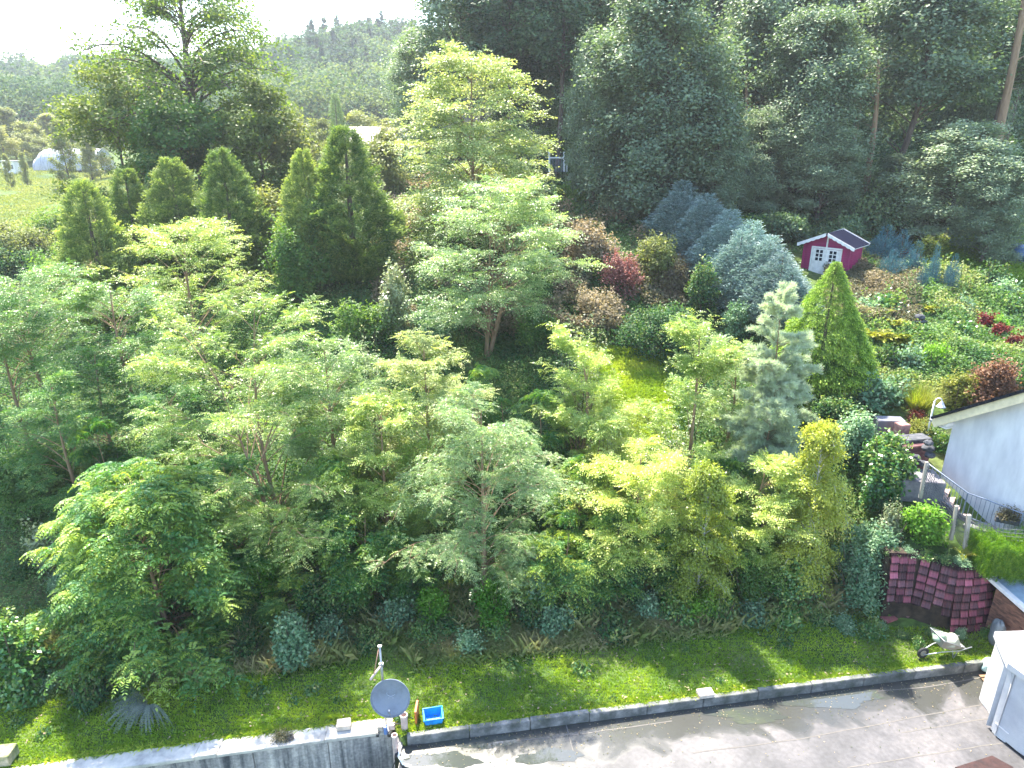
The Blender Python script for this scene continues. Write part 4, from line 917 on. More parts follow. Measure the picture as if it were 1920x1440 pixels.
# lamp
lb = Vector((W(1738, 816, 22.0).x, 22.0, 0)); lb.z = W(1738, 816, 22.0).z; lt = W(1750, 745, 22.0)
lam = empty('garden_lamp', lb, label='white garden lamp post with hanging bell shade beside the house', cat='lamp'); whm = plain('white_metal', (.78, .78, .8), .35)
hh = lt.z - lb.z
MB().tube([(0, 0, -.2), (0, 0, hh * .9)], .028, 10).build('pole', whm, lam, smooth=True); MB().tube([(0, 0, -.02), (0, 0, .05)], .07, 12).build('base_plate', whm, lam)
arc = [(.13 - .13 * math.cos(a), 0, hh * .88 + .13 * math.sin(a) * 1.1) for a in np.linspace(0, 3.0, 10)]
MB().tube(arc, .018, 8).build('arm', whm, lam, smooth=True)
MB().tube([(.26, 0, hh * .90), (.26, 0, hh * .87), (.26, 0, hh * .84), (.26, 0, hh * .77), (.26, 0, hh * .755)], [.02, .045, .07, .12, .16], 16).build('lamp_shade', whm, lam, smooth=True)
MB().tube([(.26, 0, hh * .76), (.26, 0, hh * .72)], [.05, .045], 10).build('bulb', plain('bulb_glass', (.6, .6, .55), .2), lam, smooth=True)

# ------------------------------------------------------------------ magenta garden shed
mag, n, l, p = newmat('magenta_boards'); tc = n.new('ShaderNodeTexCoord'); no = n.new('ShaderNodeTexNoise'); no.inputs['Scale'].default_value = 3; mp = n.new('ShaderNodeMapping'); mp.inputs['Scale'].default_value = (1, 1, .3)
l.new(tc.outputs['Object'], mp.inputs[0]); l.new(mp.outputs[0], no.inputs[0]); r = ramp(n, [(.22, .008, .075), (.34, .012, .10)], [.3, .7]); l.new(no.outputs[0], r.inputs[0]); l.new(r.outputs[0], p.inputs['Base Color']); p.inputs['Roughness'].default_value = .55
sw, sdp, sh = 2.35, 1.75, 1.95; rise_ = .52
sc0 = G(1583, 530); sc0.x += .05; sz = sc0.z - .12; ang = R_(-44)                       # front-right corner
shd = empty('garden_shed', (sc0.x, sc0.y, sz), ang, 'small magenta garden shed with white double doors and dark roof', 'shed')
# local x: 0 = front-right corner, negative x to the left along the front; y = depth
def SB(c, s, name, mat, par=shd, bevel=.0): b_ = MB(); b_.box(c, s); return b_.build(name, mat, par, bevel=bevel)
nb = int(sh / .115); fb = MB()
fr = [(-sw, 0, 0), (0, 0, 0), (0, 0, sh), (-sw / 2, 0, sh + rise_), (-sw, 0, sh)]; bk = [(x_, sdp, z_) for x_, y_, z_ in fr]
MB().add(fr + bk, [(0, 1, 2, 3, 4), (9, 8, 7, 6, 5), (0, 5, 6, 1), (1, 6, 7, 2), (4, 9, 5, 0), (2, 7, 8, 3), (3, 8, 9, 4)]).build('wall', mag, shd)
for k in range(17):
    z_ = .06 + k * .115; fb.box((-sw / 2, -.012, z_), (sw + .0, .022, .105)); fb.box((.012, sdp / 2, z_), (.022, sdp, .105))
fb.build('boards', mag, shd)
SB((-.02, -.03, sh / 2), (.09, .05, sh), 'corner_post', mag); SB((-sw + .02, -.03, sh / 2), (.09, .05, sh), 'corner_post', mag)
drx = -sw / 2 + .02
for s in (-1, 1):
    d_ = SB((drx + s * .345, -.055, .86), (.68, .04, 1.68), 'door', wh)
    for r_ in range(3):
        for c_ in range(2): SB((drx + s * .345 + (c_ - .5) * .2, -.078, 1.16 + r_ * .20), (.145, .012, .155), 'pane', plain('dark_pane', (.015, .02, .035), .15), d_)
    SB((drx + s * .345, -.08, .45), (.42, .02, .62), 'door_panel', wh, d_, .004)
SB((drx - .05, -.10, .85), (.03, .05, .12), 'door_handle', metal)
SB((drx - .74, -.05, .87), (.08, .06, 1.78), 'door_frame', wh); SB((drx + .74, -.05, .87), (.08, .06, 1.78), 'door_frame', wh); SB((drx, -.05, 1.76), (1.56, .06, .08), 'door_frame', wh)
SB((-sw / 2, -.05, sh + .1), (.07, .05, .72), 'gable_batten', wh)
felt = plain('roofing_felt', (.006, .008, .022), .95, spec=.05)
for s in (-1, 1):
    def q_(d, y_, o_): x_ = -sw / 2 + s * d; return Vector((x_, y_, sh + rise_ - d * (rise_ / (sw / 2)) + o_))
    e = sw / 2 + .26; a = [q_(0, -.30, .03), q_(e, -.30, .03), q_(e, sdp + .2, .03), q_(0, sdp + .2, .03)]
    if s > 0: a = a
    MB().hexa(a, [q + Vector((0, 0, .05)) for q in a]).build('roof', felt, shd)
    m_ = MB(); n_ = 30; vs = []
    for k in range(n_ + 1):
        d = .04 + (e - .02) * k / n_; top = q_(d, -.33, .10); w_ = .15 + .035 * abs(math.sin(k / n_ * math.pi * 6)); vs += [top, top - Vector((0, 0, w_)), top + Vector((0, .03, 0)), top + Vector((0, .03, -w_))]
    for k in range(n_): o_ = 4 * k; m_.f += [[o_, o_ + 4, o_ + 5, o_ + 1], [o_ + 2, o_ + 3, o_ + 7, o_ + 6], [o_, o_ + 2, o_ + 6, o_ + 4], [o_ + 1, o_ + 5, o_ + 7, o_ + 3]]
    m_.v = vs; m_.build('bargeboard', wh, shd)
    MB().bar(q_(0, sdp + .21, .06), q_(e, sdp + .21, .06), .03, .12).build('bargeboard', wh, shd)
    MB().bar(q_(e, sdp + .2, .04), q_(e, -.3, .04), .02, .03).build('eave_strip', wh, shd)

# ------------------------------------------------------------------ far things: railing, slatted screen, glasshouse, kiosk, roof
p0 = W(1030, 320, 52); z0 = tz(p0.x, 52)
rw_ = empty('white_railing', (W(1047, 320, 52).x, 52, W(1047, 322, 52).z), label='small white metal railing far up at the edge of the dark woods', cat='railing'); q_ = lambda px, py: W(px, py, 52) - rw_.location
for px in (1030, 1058): MB().tube([q_(px, 322), q_(px, 284)], .07, 6).build('post', whm, rw_)
MB().tube([q_(1063, 322), q_(1063, 286)], .04, 6).build('post', whm, rw_)
MB().tube([q_(1030, 296), q_(1060, 296)], .06, 6).build('rail', whm, rw_)
m_ = MB(); 
for k in range(9): m_.tube([q_(1033 + k * 2.8, 297), q_(1033 + k * 2.8, 322)], .018, 4)
m_.build('bars', steel, rw_)
ss_ = empty('slatted_screen', W(1146, 340, 47), label='pale slatted wooden screen in the bushes below the dark woods', cat='screen'); q_ = lambda px, py: W(px, py, 47) - ss_.location
for k in range(7):
    py = 316 + k * 4.3; MB().bar(q_(1128, py), q_(1168, py + 3.5), .05, .12).build('slat', plain('pale_slat', (.5, .48, .46), .8), ss_)
for px in (1130, 1164): MB().bar(q_(px, 316), q_(px, 350), .08, .08, Vector((0, 1, 0))).build('post', oldwood, ss_)
# white arched glasshouse / polytunnel in the valley
gh = W(138, 312, 118); gh.z = W(138, 318, 118).z
ghm = noise_mat('tunnel_film', (.26, .28, .33), (.50, .51, .54), 1.4, .5, .4, stretch=(6, 1, 1))
gl = empty('polytunnel', gh, label='long whitish arched polytunnel beyond the meadow at the far left', cat='polytunnel'); sw_ = pscale(300, 118); m_ = MB(); vs = []
for i_ in range(17):
    x_ = -5.2 + i_ * .65
    for k in range(15):
        a = math.pi * k / 14; bul = 1 + .03 * (i_ % 2) ; hq = 3.9 * math.sin(a) * bul * min(1, .35 + .65 * math.sqrt(max(0, 1 - ((max(0, 3 - i_)) / 3.2) ** 2)))
        vs.append((x_ + (1 - math.sin(a)) * .3, 2.6 * -math.cos(a), hq * .82))
for i_ in range(16):
    for k in range(14): o_ = i_ * 15 + k; m_.f.append([o_, o_ + 15, o_ + 16, o_ + 1])
m_.f += [list(range(15)), list(range(16 * 15, 17 * 15))[::-1]]; m_.v = vs; m_.build('film', ghm, gl)
for i_ in range(0, 17, 2): MB().tube([Vector(vs[i_ * 15 + k]) * 1.01 for k in range(15)], .05, 5).build('hoop', metal, gl)
ks = W(25, 325, 112); kk_ = empty('kiosk', ks, label='tiny white hut at the far left edge of the meadow', cat='hut'); MB().box((0, 0, .9), (1.9, 1.5, 1.8)).build('wall', wh, kk_); MB().box((0, 0, 1.86), (2.2, 1.8, .12)).build('roof', metal, kk_); MB().box((.3, -.77, 1.0), (.8, .04, .6)).build('window', plain('dark_pane2', (.08, .1, .12), .2), kk_)
fh = W(715, 262, 95); fh.z = tz(fh.x, 95); t = empty('farmhouse', fh, .3, 'far house with pale sunlit roof behind the feathery tall tree', 'house')
rz_ = W(715, 250, 95).z - fh.z; MB().box((0, 0, (rz_ - 1.2) / 2), (8, 6, rz_ - 1.2)).build('wall', stucco, t)
a = [(-4.4, -3.5, rz_ - 1.3), (4.4, -3.5, rz_ - 1.3), (4.4, 3.5, rz_ - 1.3), (-4.4, 3.5, rz_ - 1.3), (-4.4, 0, rz_ + .8), (4.4, 0, rz_ + .8)]
MB().add(a, [(0, 1, 5, 4), (2, 3, 4, 5), (1, 2, 5), (3, 0, 4), (3, 2, 1, 0)]).build('roof', noise_mat('pale_roof', (.36, .30, .27), (.55, .48, .44), 1, .6, .2), t)
# dark ornament on the slope, blue thing at the far right
q = G(1718, 625); t = empty('garden_ornament', q, .3, 'dark stone bird bath among yellow ferns on the slope', 'bird bath')
MB().tube([(0, 0, -.1), (0, 0, .05), (0, 0, .1), (0, 0, .45), (0, 0, .5)], [.22, .2, .09, .07, .12], 12).build('pedestal', dk, t, smooth=True); MB().tube([(0, 0, .48), (0, 0, .56), (0, 0, .60), (0, 0, .57)], [.14, .32, .34, .28], 16).build('basin', dk, t, smooth=True)
sack('rock', q + Vector((.05, .1, .6)), (.22, .2, .12), 77, dk, 'dark stone lying on the bird bath basin', cat='stone')
sack('tarpaulin', G(1915, 487) - Vector((0, 0, .1)), (1.1, .8, .45), 78, plain('blue_tarp', (.04, .10, .20), .5), 'dark blue tarpaulin heap under the trees at the far right', cat='tarpaulin')
b = MB(); b.add([(0, 0, 0), (.10, 0, .18), (.06, 0, .30), (.0, .01, .34), (.02, 0, .2), (-.05, .0, .18), (0, .02, -.0), (.10, .02, .18), (.06, .02, .30), (.0, .03, .34), (.02, .02, .2), (-.05, .02, .18)], [(0, 1, 2, 3, 4, 5), (11, 10, 9, 8, 7, 6)] + [[k, (k + 1) % 6, (k + 1) % 6 + 6, k + 6] for k in range(6)])
o = b.build('bark_scrap', plain('orange_cream', (.75, .5, .3), .6)); o.location = W(1020, 1112, 17.6); tag(o, 'small cream and orange scrap caught in the leaves above the lawn', 'scrap')

# ------------------------------------------------------------------ grass and ground cover
_tx = np.arange(-90, 90, .3); _ty = np.arange(8, 130, .3); _TG = terr(*np.meshgrid(_tx, _ty))
def tfast(x, y):
    i = np.clip(((x + 90) / .3).astype(int), 0, len(_tx) - 1); j = np.clip(((y - 8) / .3).astype(int), 0, len(_ty) - 1); return _TG[j, i]
def scatter(rng, n, px0, px1, py0, py1):
    """ground points in front of the camera, evenly dense over the slope as it is seen"""
    ys = np.interp(np.linspace(0, 1, 400), [0, 1], [0, 1]); Yt = np.concatenate([np.arange(12, 30, .1), np.arange(30, 70, .3)])
    u = rng.uniform(px0 - 960, px1 - 960, n)
    # row -> distance table on the centre line, then jittered
    lo, hi = py0, py1; v = rng.uniform(lo - 720, hi - 720, n)
    Y = np.full(n, 14.0); dy = F * CP - v * SP; dz = F * SP + v * CP
    Ya = np.full(n, 11.0); done = np.zeros(n, bool)
    for k in range(900):
        step = .08 + .0028 * Ya; Yn = np.where(done, Ya, Ya + step); t = Yn / dy
        hit = (CAMZ - dz * t) <= tfast(u * t, Yn); done |= hit; Ya = Yn
        if done.all(): break
    X = u * Ya / dy; return X[done], Ya[done]
def blades(rng, X, Y, h, wd, lean=.35, v=None, per=1, spread=.05):
    X = np.repeat(X, per) + rng.randn(len(X) * per) * spread; Y = np.repeat(Y, per) + rng.randn(len(Y) * per) * spread
    n = len(X); Z = terr(X, Y); B = np.stack([X, Y, Z - .01], 1); a = rng.rand(n) * 6.283; ln = rng.uniform(.3, 1.3, n) * lean
    hh = np.broadcast_to(h, (n,)) * rng.uniform(.5, 1.3, n); d = np.stack([np.cos(a) * ln, np.sin(a) * ln, np.ones(n)], 1); d = nrm(d)
    b = rng.rand(n) * 3.14; s = np.stack([np.cos(b), np.sin(b), np.zeros(n)], 1) * (wd * rng.uniform(.6, 1.3, n))[:, None]
    m = B + d * (hh * .6)[:, None]; t = B + d * (hh * 1.0)[:, None] + np.stack([np.cos(a), np.sin(a), -.4 * np.ones(n)], 1) * (hh * ln * .5)[:, None]
    q = np.stack([B - s, B + s, m + s * .8, t], 1)
    vv = (rng.rand(n) if v is None else np.repeat(v, per) + rng.uniform(-.15, .15, n)); return q, np.clip(vv, 0, 1)
def stuff(name, q, v, mat, label=None):
    o = link(name, leafmesh(name, q, v), mat); tag(o, label or name.replace('_', ' '), kind='stuff'); return o
rng = np.random.RandomState(100)
# lawn strip
X, Y = scatter(rng, 120000, -60, 1900, 1100, 1425)
e = edge(X); k = (Y > e + .02) & (Y < e + 6) & ~((X > 11.1) & (Y > 16.9)); X, Y = X[k], Y[k]; e = e[k]
pat = vnoise(X, Y, 1.6); v = np.clip(.15 + .45 * vnoise(X * 1.0, Y, .7) + .4 * (pat - .4), 0, 1)
long_ = np.clip((Y - e - 2.2) / 2.0, 0, 1)
hh = .05 + .06 * vnoise(X, Y, .5) + .10 * long_
q, v = blades(rng, X, Y, np.repeat(hh, 2), .012, .5, v, 2, .03)
stuff('lawn_grass', q, v, M['grass'], 'short green grass of the lawn strip behind the wall and kerb')
# taller dry grass on the foot of the bank
X, Y = scatter(rng, 110000, -40, 1760, 1080, 1370)
e = edge(X); s_ = (Y - e - 2.0) ; k = (s_ > rng.rand(len(X)) * .8) & (s_ < 3.2) & (vnoise(X + 3, Y, 1.1) > .25) & ~((X > 11.1) & (Y > 16.9)); X, Y = X[k], Y[k]
q, v = blades(rng, X, Y, .26, .010, .55, .2 + .8 * vnoise(X, Y, .9), 2, .05)
stuff('dry_grass', q, v, M['drygrass'], 'longer half-dry grass along the foot of the bank')
X, Y = scatter(rng, 26000, -40, 1760, 1090, 1300); e = edge(X); s_ = Y - e - 2.2; k = (s_ > 0) & (s_ < 2.6) & (vnoise(X + 31, Y + 7, .8) > .55) & (X < 11.1); X, Y = X[k], Y[k]
q, v = blades(rng, X, Y, .55, .010, .45, .45 + .5 * vnoise(X, Y, .9), 1, .04); stuff('tall_weeds', q, v, M['drygrass'], 'tall pale dry weeds standing on the foot of the bank')
# bank ground cover
def cover(name, n, box, mat, size, label, hfun, cond=None, kk=1, up=.7, vfun=None):
    X, Y = scatter(rng, n, *box); e = edge(X); k = (Y > e + 2.4 + vnoise(X, Y, 1.2) * 1.4 + .8 * sstep(2, 5, X))
    if cond is not None: k &= cond(X, Y)
    X, Y = X[k], Y[k]; h = hfun(X, Y) * rng.rand(len(X)) ** .6; P = np.stack([X, Y, terr(X, Y) + h], 1)
    v = vfun(X, Y) if vfun is not None else .6 * vnoise(X, Y, 1.0) + .4 * rng.rand(len(X))
    sz = np.repeat(size * (Y / 22) ** .8, kk)
    q, vv = leaves(rng, P, sz, .05, kk, up, None, .65, np.clip(v, 0, 1), 0, .15); return stuff(name, q, vv, mat, label)
mound = lambda X, Y: .12 + .9 * np.clip(vnoise(X, Y, 2.0) - .25, 0, 1) + .25 * vnoise(X, Y, .6)
clear = lambda X, Y: ~((np.abs(X - sc0.x + .8) < 2.3) & (Y > sc0.y - 2.2) & (Y < sc0.y + 3)) & ~((X / Y < -.50) & (Y > 44)) & ~((np.abs(X - 5.0) < 1.6) & (np.abs(Y - 27.2) < 2.6)) & ~((X > 20) & (Y > 27) & (Y < 46) & (X > 22.5 - (Y - 36) * .35)) & ~((X > 12.6) & (Y < 24.5) & (X - 12.6 > (Y - 20) * .1) )
cover('ground_cover', 230000, (-80, 2000, 290, 1230), M['cover'], .085, 'dense bramble and ivy ground cover over the whole bank', mound, clear, 2)
cover('faded_ground_cover', 60000, (700, 1320, 340, 640), M['cover_tan'], .10, 'faded pinkish bramble leaves on the middle of the bank', lambda X, Y: mound(X, Y) + .22, lambda X, Y: clear(X, Y) & (vnoise(X + 5, Y, 1.6) > .42), 2)
cover('dry_weeds', 52000, (1545, 1720, 505, 630), M['cover_tan'], .07, 'tan dry weeds below the shed', lambda X, Y: mound(X, Y) + .35, lambda X, Y: (vnoise(X + 5, Y, 1.6) > .2), 2)
cover('slope_plants', 46000, (1600, 1920, 480, 760), M['cover'], .10, 'mixed green and yellowing plants on the right hand slope', lambda X, Y: mound(X, Y) * 1.3 + .15, clear, 2, .6, lambda X, Y: .25 + .75 * vnoise(X + 2, Y, 1.3))
X = rng.uniform(-2.5, 13, 9000); Y = rng.uniform(10.5, 15.8, 9000); dk_ = 13.0 + .16 * (X + 2.56) - .2 - Y; k = (dk_ > 0) & (rng.rand(9000) < np.exp(-dk_ * 2.6) * 1.0 + .03); X, Y = X[k], Y[k]
P = np.stack([X, Y, np.full(len(X), YZ + .012)], 1); q, v = leaves(rng, P, .045, .004, 1, 3.0); stuff('leaf_litter', q, v, M['cover_tan'], 'small fallen leaves strewn over the paved yard')
X = rng.uniform(-19, 13.6, 7000); off = np.abs(rng.randn(7000)) * .05; Y = edge(X) + off
q, v = blades(rng, X, Y, .13, .010, 1.0, rng.rand(7000), 2, .015); stuff('edge_grass', q, v, M['grass'], 'overgrown grass tufts along the wall and kerb edge')
X, Y = scatter(rng, 450, -40, 1740, 1180, 1400); e = edge(X); k = (Y > e + .05) & (Y < e + 5) & (X < 11); X, Y = X[k], Y[k]
P = np.stack([X, Y, terr(X, Y) + .07], 1); q, v = leaves(rng, P, .055, .01, 2, 1.5, None, .8, np.full(len(X), .9)); stuff('lawn_flowers', q, v, M['cover_tan'], 'scattered small pale flowers and fallen leaves in the lawn')
# small clearing of grass, and the dark green lawn at the far right
X, Y = scatter(rng, 40000, 1090, 1290, 640, 860); k = (np.abs(X - 5.0) < 2.6) & (np.abs(Y - 27.0) < 3.4); X, Y = X[k], Y[k]
q, v = blades(rng, X, Y, .12, .014, .6, .25 + .6 * vnoise(X, Y, 1.0), 2, .05); stuff('clearing_grass', q, v, M['grass'], 'small grassy clearing among the young trees')
X, Y = scatter(rng, 26000, 1740, 1990, 440, 620); k = (X > 20.5); X, Y = X[k], Y[k]
q, v = blades(rng, X, Y, .16, .02, .6, .1 + .5 * vnoise(X, Y, 1.5), 2, .08); stuff('shaded_lawn', q, v, M['grass'], 'shaded green lawn at the right below the dark trees')
# valley meadow
X = rng.uniform(-95, -28, 150000); Y = rng.uniform(48, 118, 150000); k = (X / Y < -.52) & (X / Y > -.86); X, Y = X[k], Y[k]
q, v = blades(rng, X, Y, .25, .055, .8, .3 + .6 * vnoise(X, Y, 6.0), 1, .1); stuff('meadow_grass', q, v, M['meadow'], 'bright mown meadow in the valley at the left')
# pinkish path bank beside the meadow
X = rng.uniform(-40, -20, 15000); Y = rng.uniform(40, 90, 15000); k = np.abs(X / Y + .58 - (Y - 60) * .0022) < .035; X, Y = X[k], Y[k]
P = np.stack([X, Y, terr(X, Y) + rng.rand(len(X)) * .5], 1); q, v = leaves(rng, P, .25, .1, 2); stuff('meadow_edge_weeds', q, v, M['pinkish'], 'faded weeds along the edge of the meadow')

# ------------------------------------------------------------------ young feathery trees (hero trees, each grown on its own)
def hero(seed, cx, topy, Y, half, label, cb=.2, prof='umbrella', mat='locust', L=.37, name='young_locust_tree', group='young feathery-leaved trees on the bank', bark='bark_tan', kind='locust', **k):
    loc, H, R = spot(cx, topy, Y, half)
    wm, cm = make_tree_mesh(seed, kind, H, R, cb, prof, L, **k)
    return put_tree(name, label, 'tree', loc, wm, cm, M[bark], M[mat], group=group)
lk = dict(nl=46, ntw=11, k=7, tl=.34, rise=.55, pairs=5, arch=.12, per=2, lwid=.5)
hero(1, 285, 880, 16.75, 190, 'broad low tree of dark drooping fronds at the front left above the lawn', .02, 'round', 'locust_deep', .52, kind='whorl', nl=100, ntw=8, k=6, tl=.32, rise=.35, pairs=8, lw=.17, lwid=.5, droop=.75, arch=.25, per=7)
hero(2, 520, 548, 19.6, 200, 'largest pale feathery tree, left of the middle, with a bare double stem near its foot', .18, 'round', 'locust_pale', stems=2, nl=62, ntw=12, k=7, tl=.30, rise=.55, pairs=6, arch=.12, wood_twigs=True, per=2)
hero(3, 905, 735, 18.4, 170, 'big grey-green tree with drooping sprays in the middle, right of the largest pale tree', .16, 'umbrella', 'locust_grey', .30, nl=56, ntw=12, k=7, tl=.32, rise=.5, pairs=6, arch=.28, droop=.5, wood_twigs=True, per=2)
hero(4, 690, 955, 17.9, 85, 'small bright green feathery tree between the two big ones, above the satellite dish', .08, 'umbrella', 'locust_deep', 0.42, kind='whorl', droop=.7, lw=.19, lwid=.5, nl=26, ntw=9, k=6, tl=.4, rise=.4, pairs=6, arch=.2, per=6)
hero(5, 1078, 605, 22.5, 92, 'narrow upright feathery tree left of the small grassy clearing', .12, 'spire', 'locust_pale', nl=30, ntw=12, k=7, tl=.52, rise=1.25, pairs=5, arch=.05, per=2, lwid=.5)
hero(6, 1298, 598, 22.0, 100, 'tall thin-topped feathery tree right of the clearing, beside the pale pine', .14, 'spire', 'locust_pale', nl=30, ntw=12, k=7, tl=.52, rise=1.25, pairs=5, arch=.05, per=2, lwid=.5)
hero(7, 1195, 840, 18.8, 125, 'spreading feathery tree below the small clearing', .10, 'umbrella', 'locust_pale', **lk)
hero(8, 1425, 855, 19.0, 92, 'feathery tree between the two golden birches', .12, 'umbrella', 'locust_pale', **lk)
hero(9, 362, 402, 29.5, 140, 'sunlit spreading feathery tree in front of the thujas at the upper left', .25, 'umbrella', 'locust_pale', .36, nl=50, ntw=11, k=6, tl=.34, rise=.6, pairs=4, lwid=.6, arch=.1, per=2)
hero(10, 95, 492, 24.5, 165, 'flat-topped tree at the left edge with a leaning bare tan stem', .50, 'flat', 'locust', .33, nl=46, ntw=11, k=6, tl=.36, rise=.5, pairs=5, lwid=.5, arch=.1, lean=(-.9, 0), wood_twigs=True, per=2)
hero(11, 262, 505, 24.0, 100, 'slender tree with one bare tan stem right of the flat-topped one', .48, 'flat', 'locust', .33, nl=36, ntw=10, k=6, tl=.36, rise=.5, pairs=5, lwid=.5, arch=.1, lean=(-.5, .2), wood_twigs=True, per=2)
hero(12, 905, 335, 30.0, 165, 'layered feathery tree on several bare stems in the middle of the bank', .22, 'oval', 'locust_grey', .42, stems=4, nl=84, ntw=11, k=6, tl=.30, rise=.35, pairs=4, lwid=.6, arch=.1, tr=.10, per=2)
hero(13, 886, 92, 39.0, 165, 'tallest feathery tree standing behind the layered one, against the dark woods', .06, 'oval', 'locust_far', .52, nl=120, ntw=12, k=6, tl=.36, rise=.45, pairs=3, lwid=.7, lw=.2, arch=.2, per=2)
hero(14, 800, 632, 21.5, 100, 'feathery tree just behind and left of the big grey-green one', .15, 'umbrella', 'locust_far', **lk)
hero(15, 722, 750, 19.6, 110, 'yellow-green feathery tree low between the two largest pale trees', .12, 'umbrella', 'locust_pale', **lk)
hero(16, 1065, 985, 17.7, 60, 'small feathery tree low at the right of the big grey-green one', .06, 'umbrella', 'locust_deep', 0.4, kind='whorl', droop=.7, lw=.19, lwid=.5, nl=22, ntw=9, k=6, tl=.42, rise=.4, pairs=6, arch=.2, per=6)
hero(17, 1130, 1010, 17.9, 50, 'dark blue-green feathery sapling above the right part of the lawn', .06, 'umbrella', 'locust_deep', 0.38, kind='whorl', droop=.7, lw=.19, lwid=.5, nl=18, ntw=8, k=6, tl=.42, rise=.4, pairs=6, arch=.25, per=6)
hero(18, 620, 630, 21.8, 125, 'feathery tree behind the right shoulder of the largest pale tree', .15, 'umbrella', 'locust_grey', **lk)
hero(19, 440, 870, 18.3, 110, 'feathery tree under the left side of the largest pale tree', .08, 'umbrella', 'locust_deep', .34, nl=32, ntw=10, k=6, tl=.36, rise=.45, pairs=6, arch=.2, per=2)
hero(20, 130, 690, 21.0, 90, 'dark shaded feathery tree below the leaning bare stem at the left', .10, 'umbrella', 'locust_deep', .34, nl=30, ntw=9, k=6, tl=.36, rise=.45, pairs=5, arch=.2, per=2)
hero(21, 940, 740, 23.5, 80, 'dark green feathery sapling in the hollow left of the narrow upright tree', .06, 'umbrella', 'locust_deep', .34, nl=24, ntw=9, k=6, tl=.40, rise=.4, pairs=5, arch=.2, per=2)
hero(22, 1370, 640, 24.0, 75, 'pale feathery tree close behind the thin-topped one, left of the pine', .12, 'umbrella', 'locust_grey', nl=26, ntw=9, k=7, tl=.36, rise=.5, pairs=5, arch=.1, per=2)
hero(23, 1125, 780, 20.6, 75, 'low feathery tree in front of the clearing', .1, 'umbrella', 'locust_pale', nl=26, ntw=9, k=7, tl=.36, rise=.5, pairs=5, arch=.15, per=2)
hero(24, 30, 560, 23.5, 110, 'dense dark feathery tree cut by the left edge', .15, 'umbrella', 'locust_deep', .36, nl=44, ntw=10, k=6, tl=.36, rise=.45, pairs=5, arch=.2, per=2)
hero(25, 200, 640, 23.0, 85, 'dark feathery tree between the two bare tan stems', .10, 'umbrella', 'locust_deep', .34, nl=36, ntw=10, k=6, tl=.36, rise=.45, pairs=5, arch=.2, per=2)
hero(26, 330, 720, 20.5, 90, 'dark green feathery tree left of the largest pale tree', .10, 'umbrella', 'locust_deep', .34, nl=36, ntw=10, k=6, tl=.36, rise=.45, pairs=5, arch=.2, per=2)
sapm = [make_tree_mesh(600 + k, 'whorl', 2.6, 1.15, .03, 'round', .40, nl=26, ntw=7, k=6, tl=.36, rise=.5, pairs=7, lw=.19, lwid=.5, droop=.65, arch=.15, per=7) for k in range(2)]
saps = [(560, 1075, 17.5, 60, 'right of the broad drooping tree'), (400, 1010, 17.6, 62, 'overlapping the right side of the broad drooping tree'), (640, 1060, 17.6, 45, 'left of the small bright tree above the dish'), (770, 1020, 17.8, 48, 'right of the small bright tree above the dish'), (1000, 1010, 17.9, 50, 'at the right foot of the big grey-green tree'), (1160, 940, 18.6, 55, 'left below the spreading tree'), (1255, 985, 18.1, 50, 'left of the left birch'), (1400, 985, 18.3, 52, 'between the birches, lower down'), (1010, 740, 22.5, 55, 'in the hollow left of the clearing'), (890, 690, 24.0, 50, 'in the hollow behind the big grey-green tree'), (1090, 870, 19.6, 60, 'below the narrow upright tree'), (650, 860, 19.2, 60, 'in the middle of the thicket, left'), (200, 800, 20.0, 62, 'in the dark hollow at the left'), (1350, 870, 19.8, 55, 'below the tall thin-topped tree'), (320, 770, 20.4, 55, 'below the slender tan stem')]
for k, (cx, ty, Y, hf, rf_) in enumerate(saps):
    loc, H, R = spot(cx, ty, Y, hf); put_tree('tree_sapling', 'bright large-leaved sapling ' + rf_, 'tree', loc, *sapm[k % 2], M['bark_tan'], M['locust_deep'], rz=k * 1.9, scale=(R / 1.15, R / 1.15, H / 2.6), group='large-leaved saplings')
# birches
hero(31, 1318, 868, 17.7, 62, 'left one of the two golden birches, drooping over the lawn', .08, 'spire', 'birch', .0, 'birch_tree', 'golden birches', 'bark_white', 'broad', nl=78, ntw=10, k=7, tl=.42, rise=.8, arch=.55, size=.075, spread=.09, kk=7, droop=.8, up=.1, wood_twigs=True, tr=.05)
hero(32, 1522, 792, 18.5, 76, 'right one of the two golden birches, in front of the laurel', .08, 'spire', 'birch', .0, 'birch_tree', 'golden birches', 'bark_white', 'broad', nl=78, ntw=10, k=7, tl=.40, rise=.8, arch=.5, size=.075, spread=.09, kk=7, droop=.8, up=.1, wood_twigs=True, tr=.05)
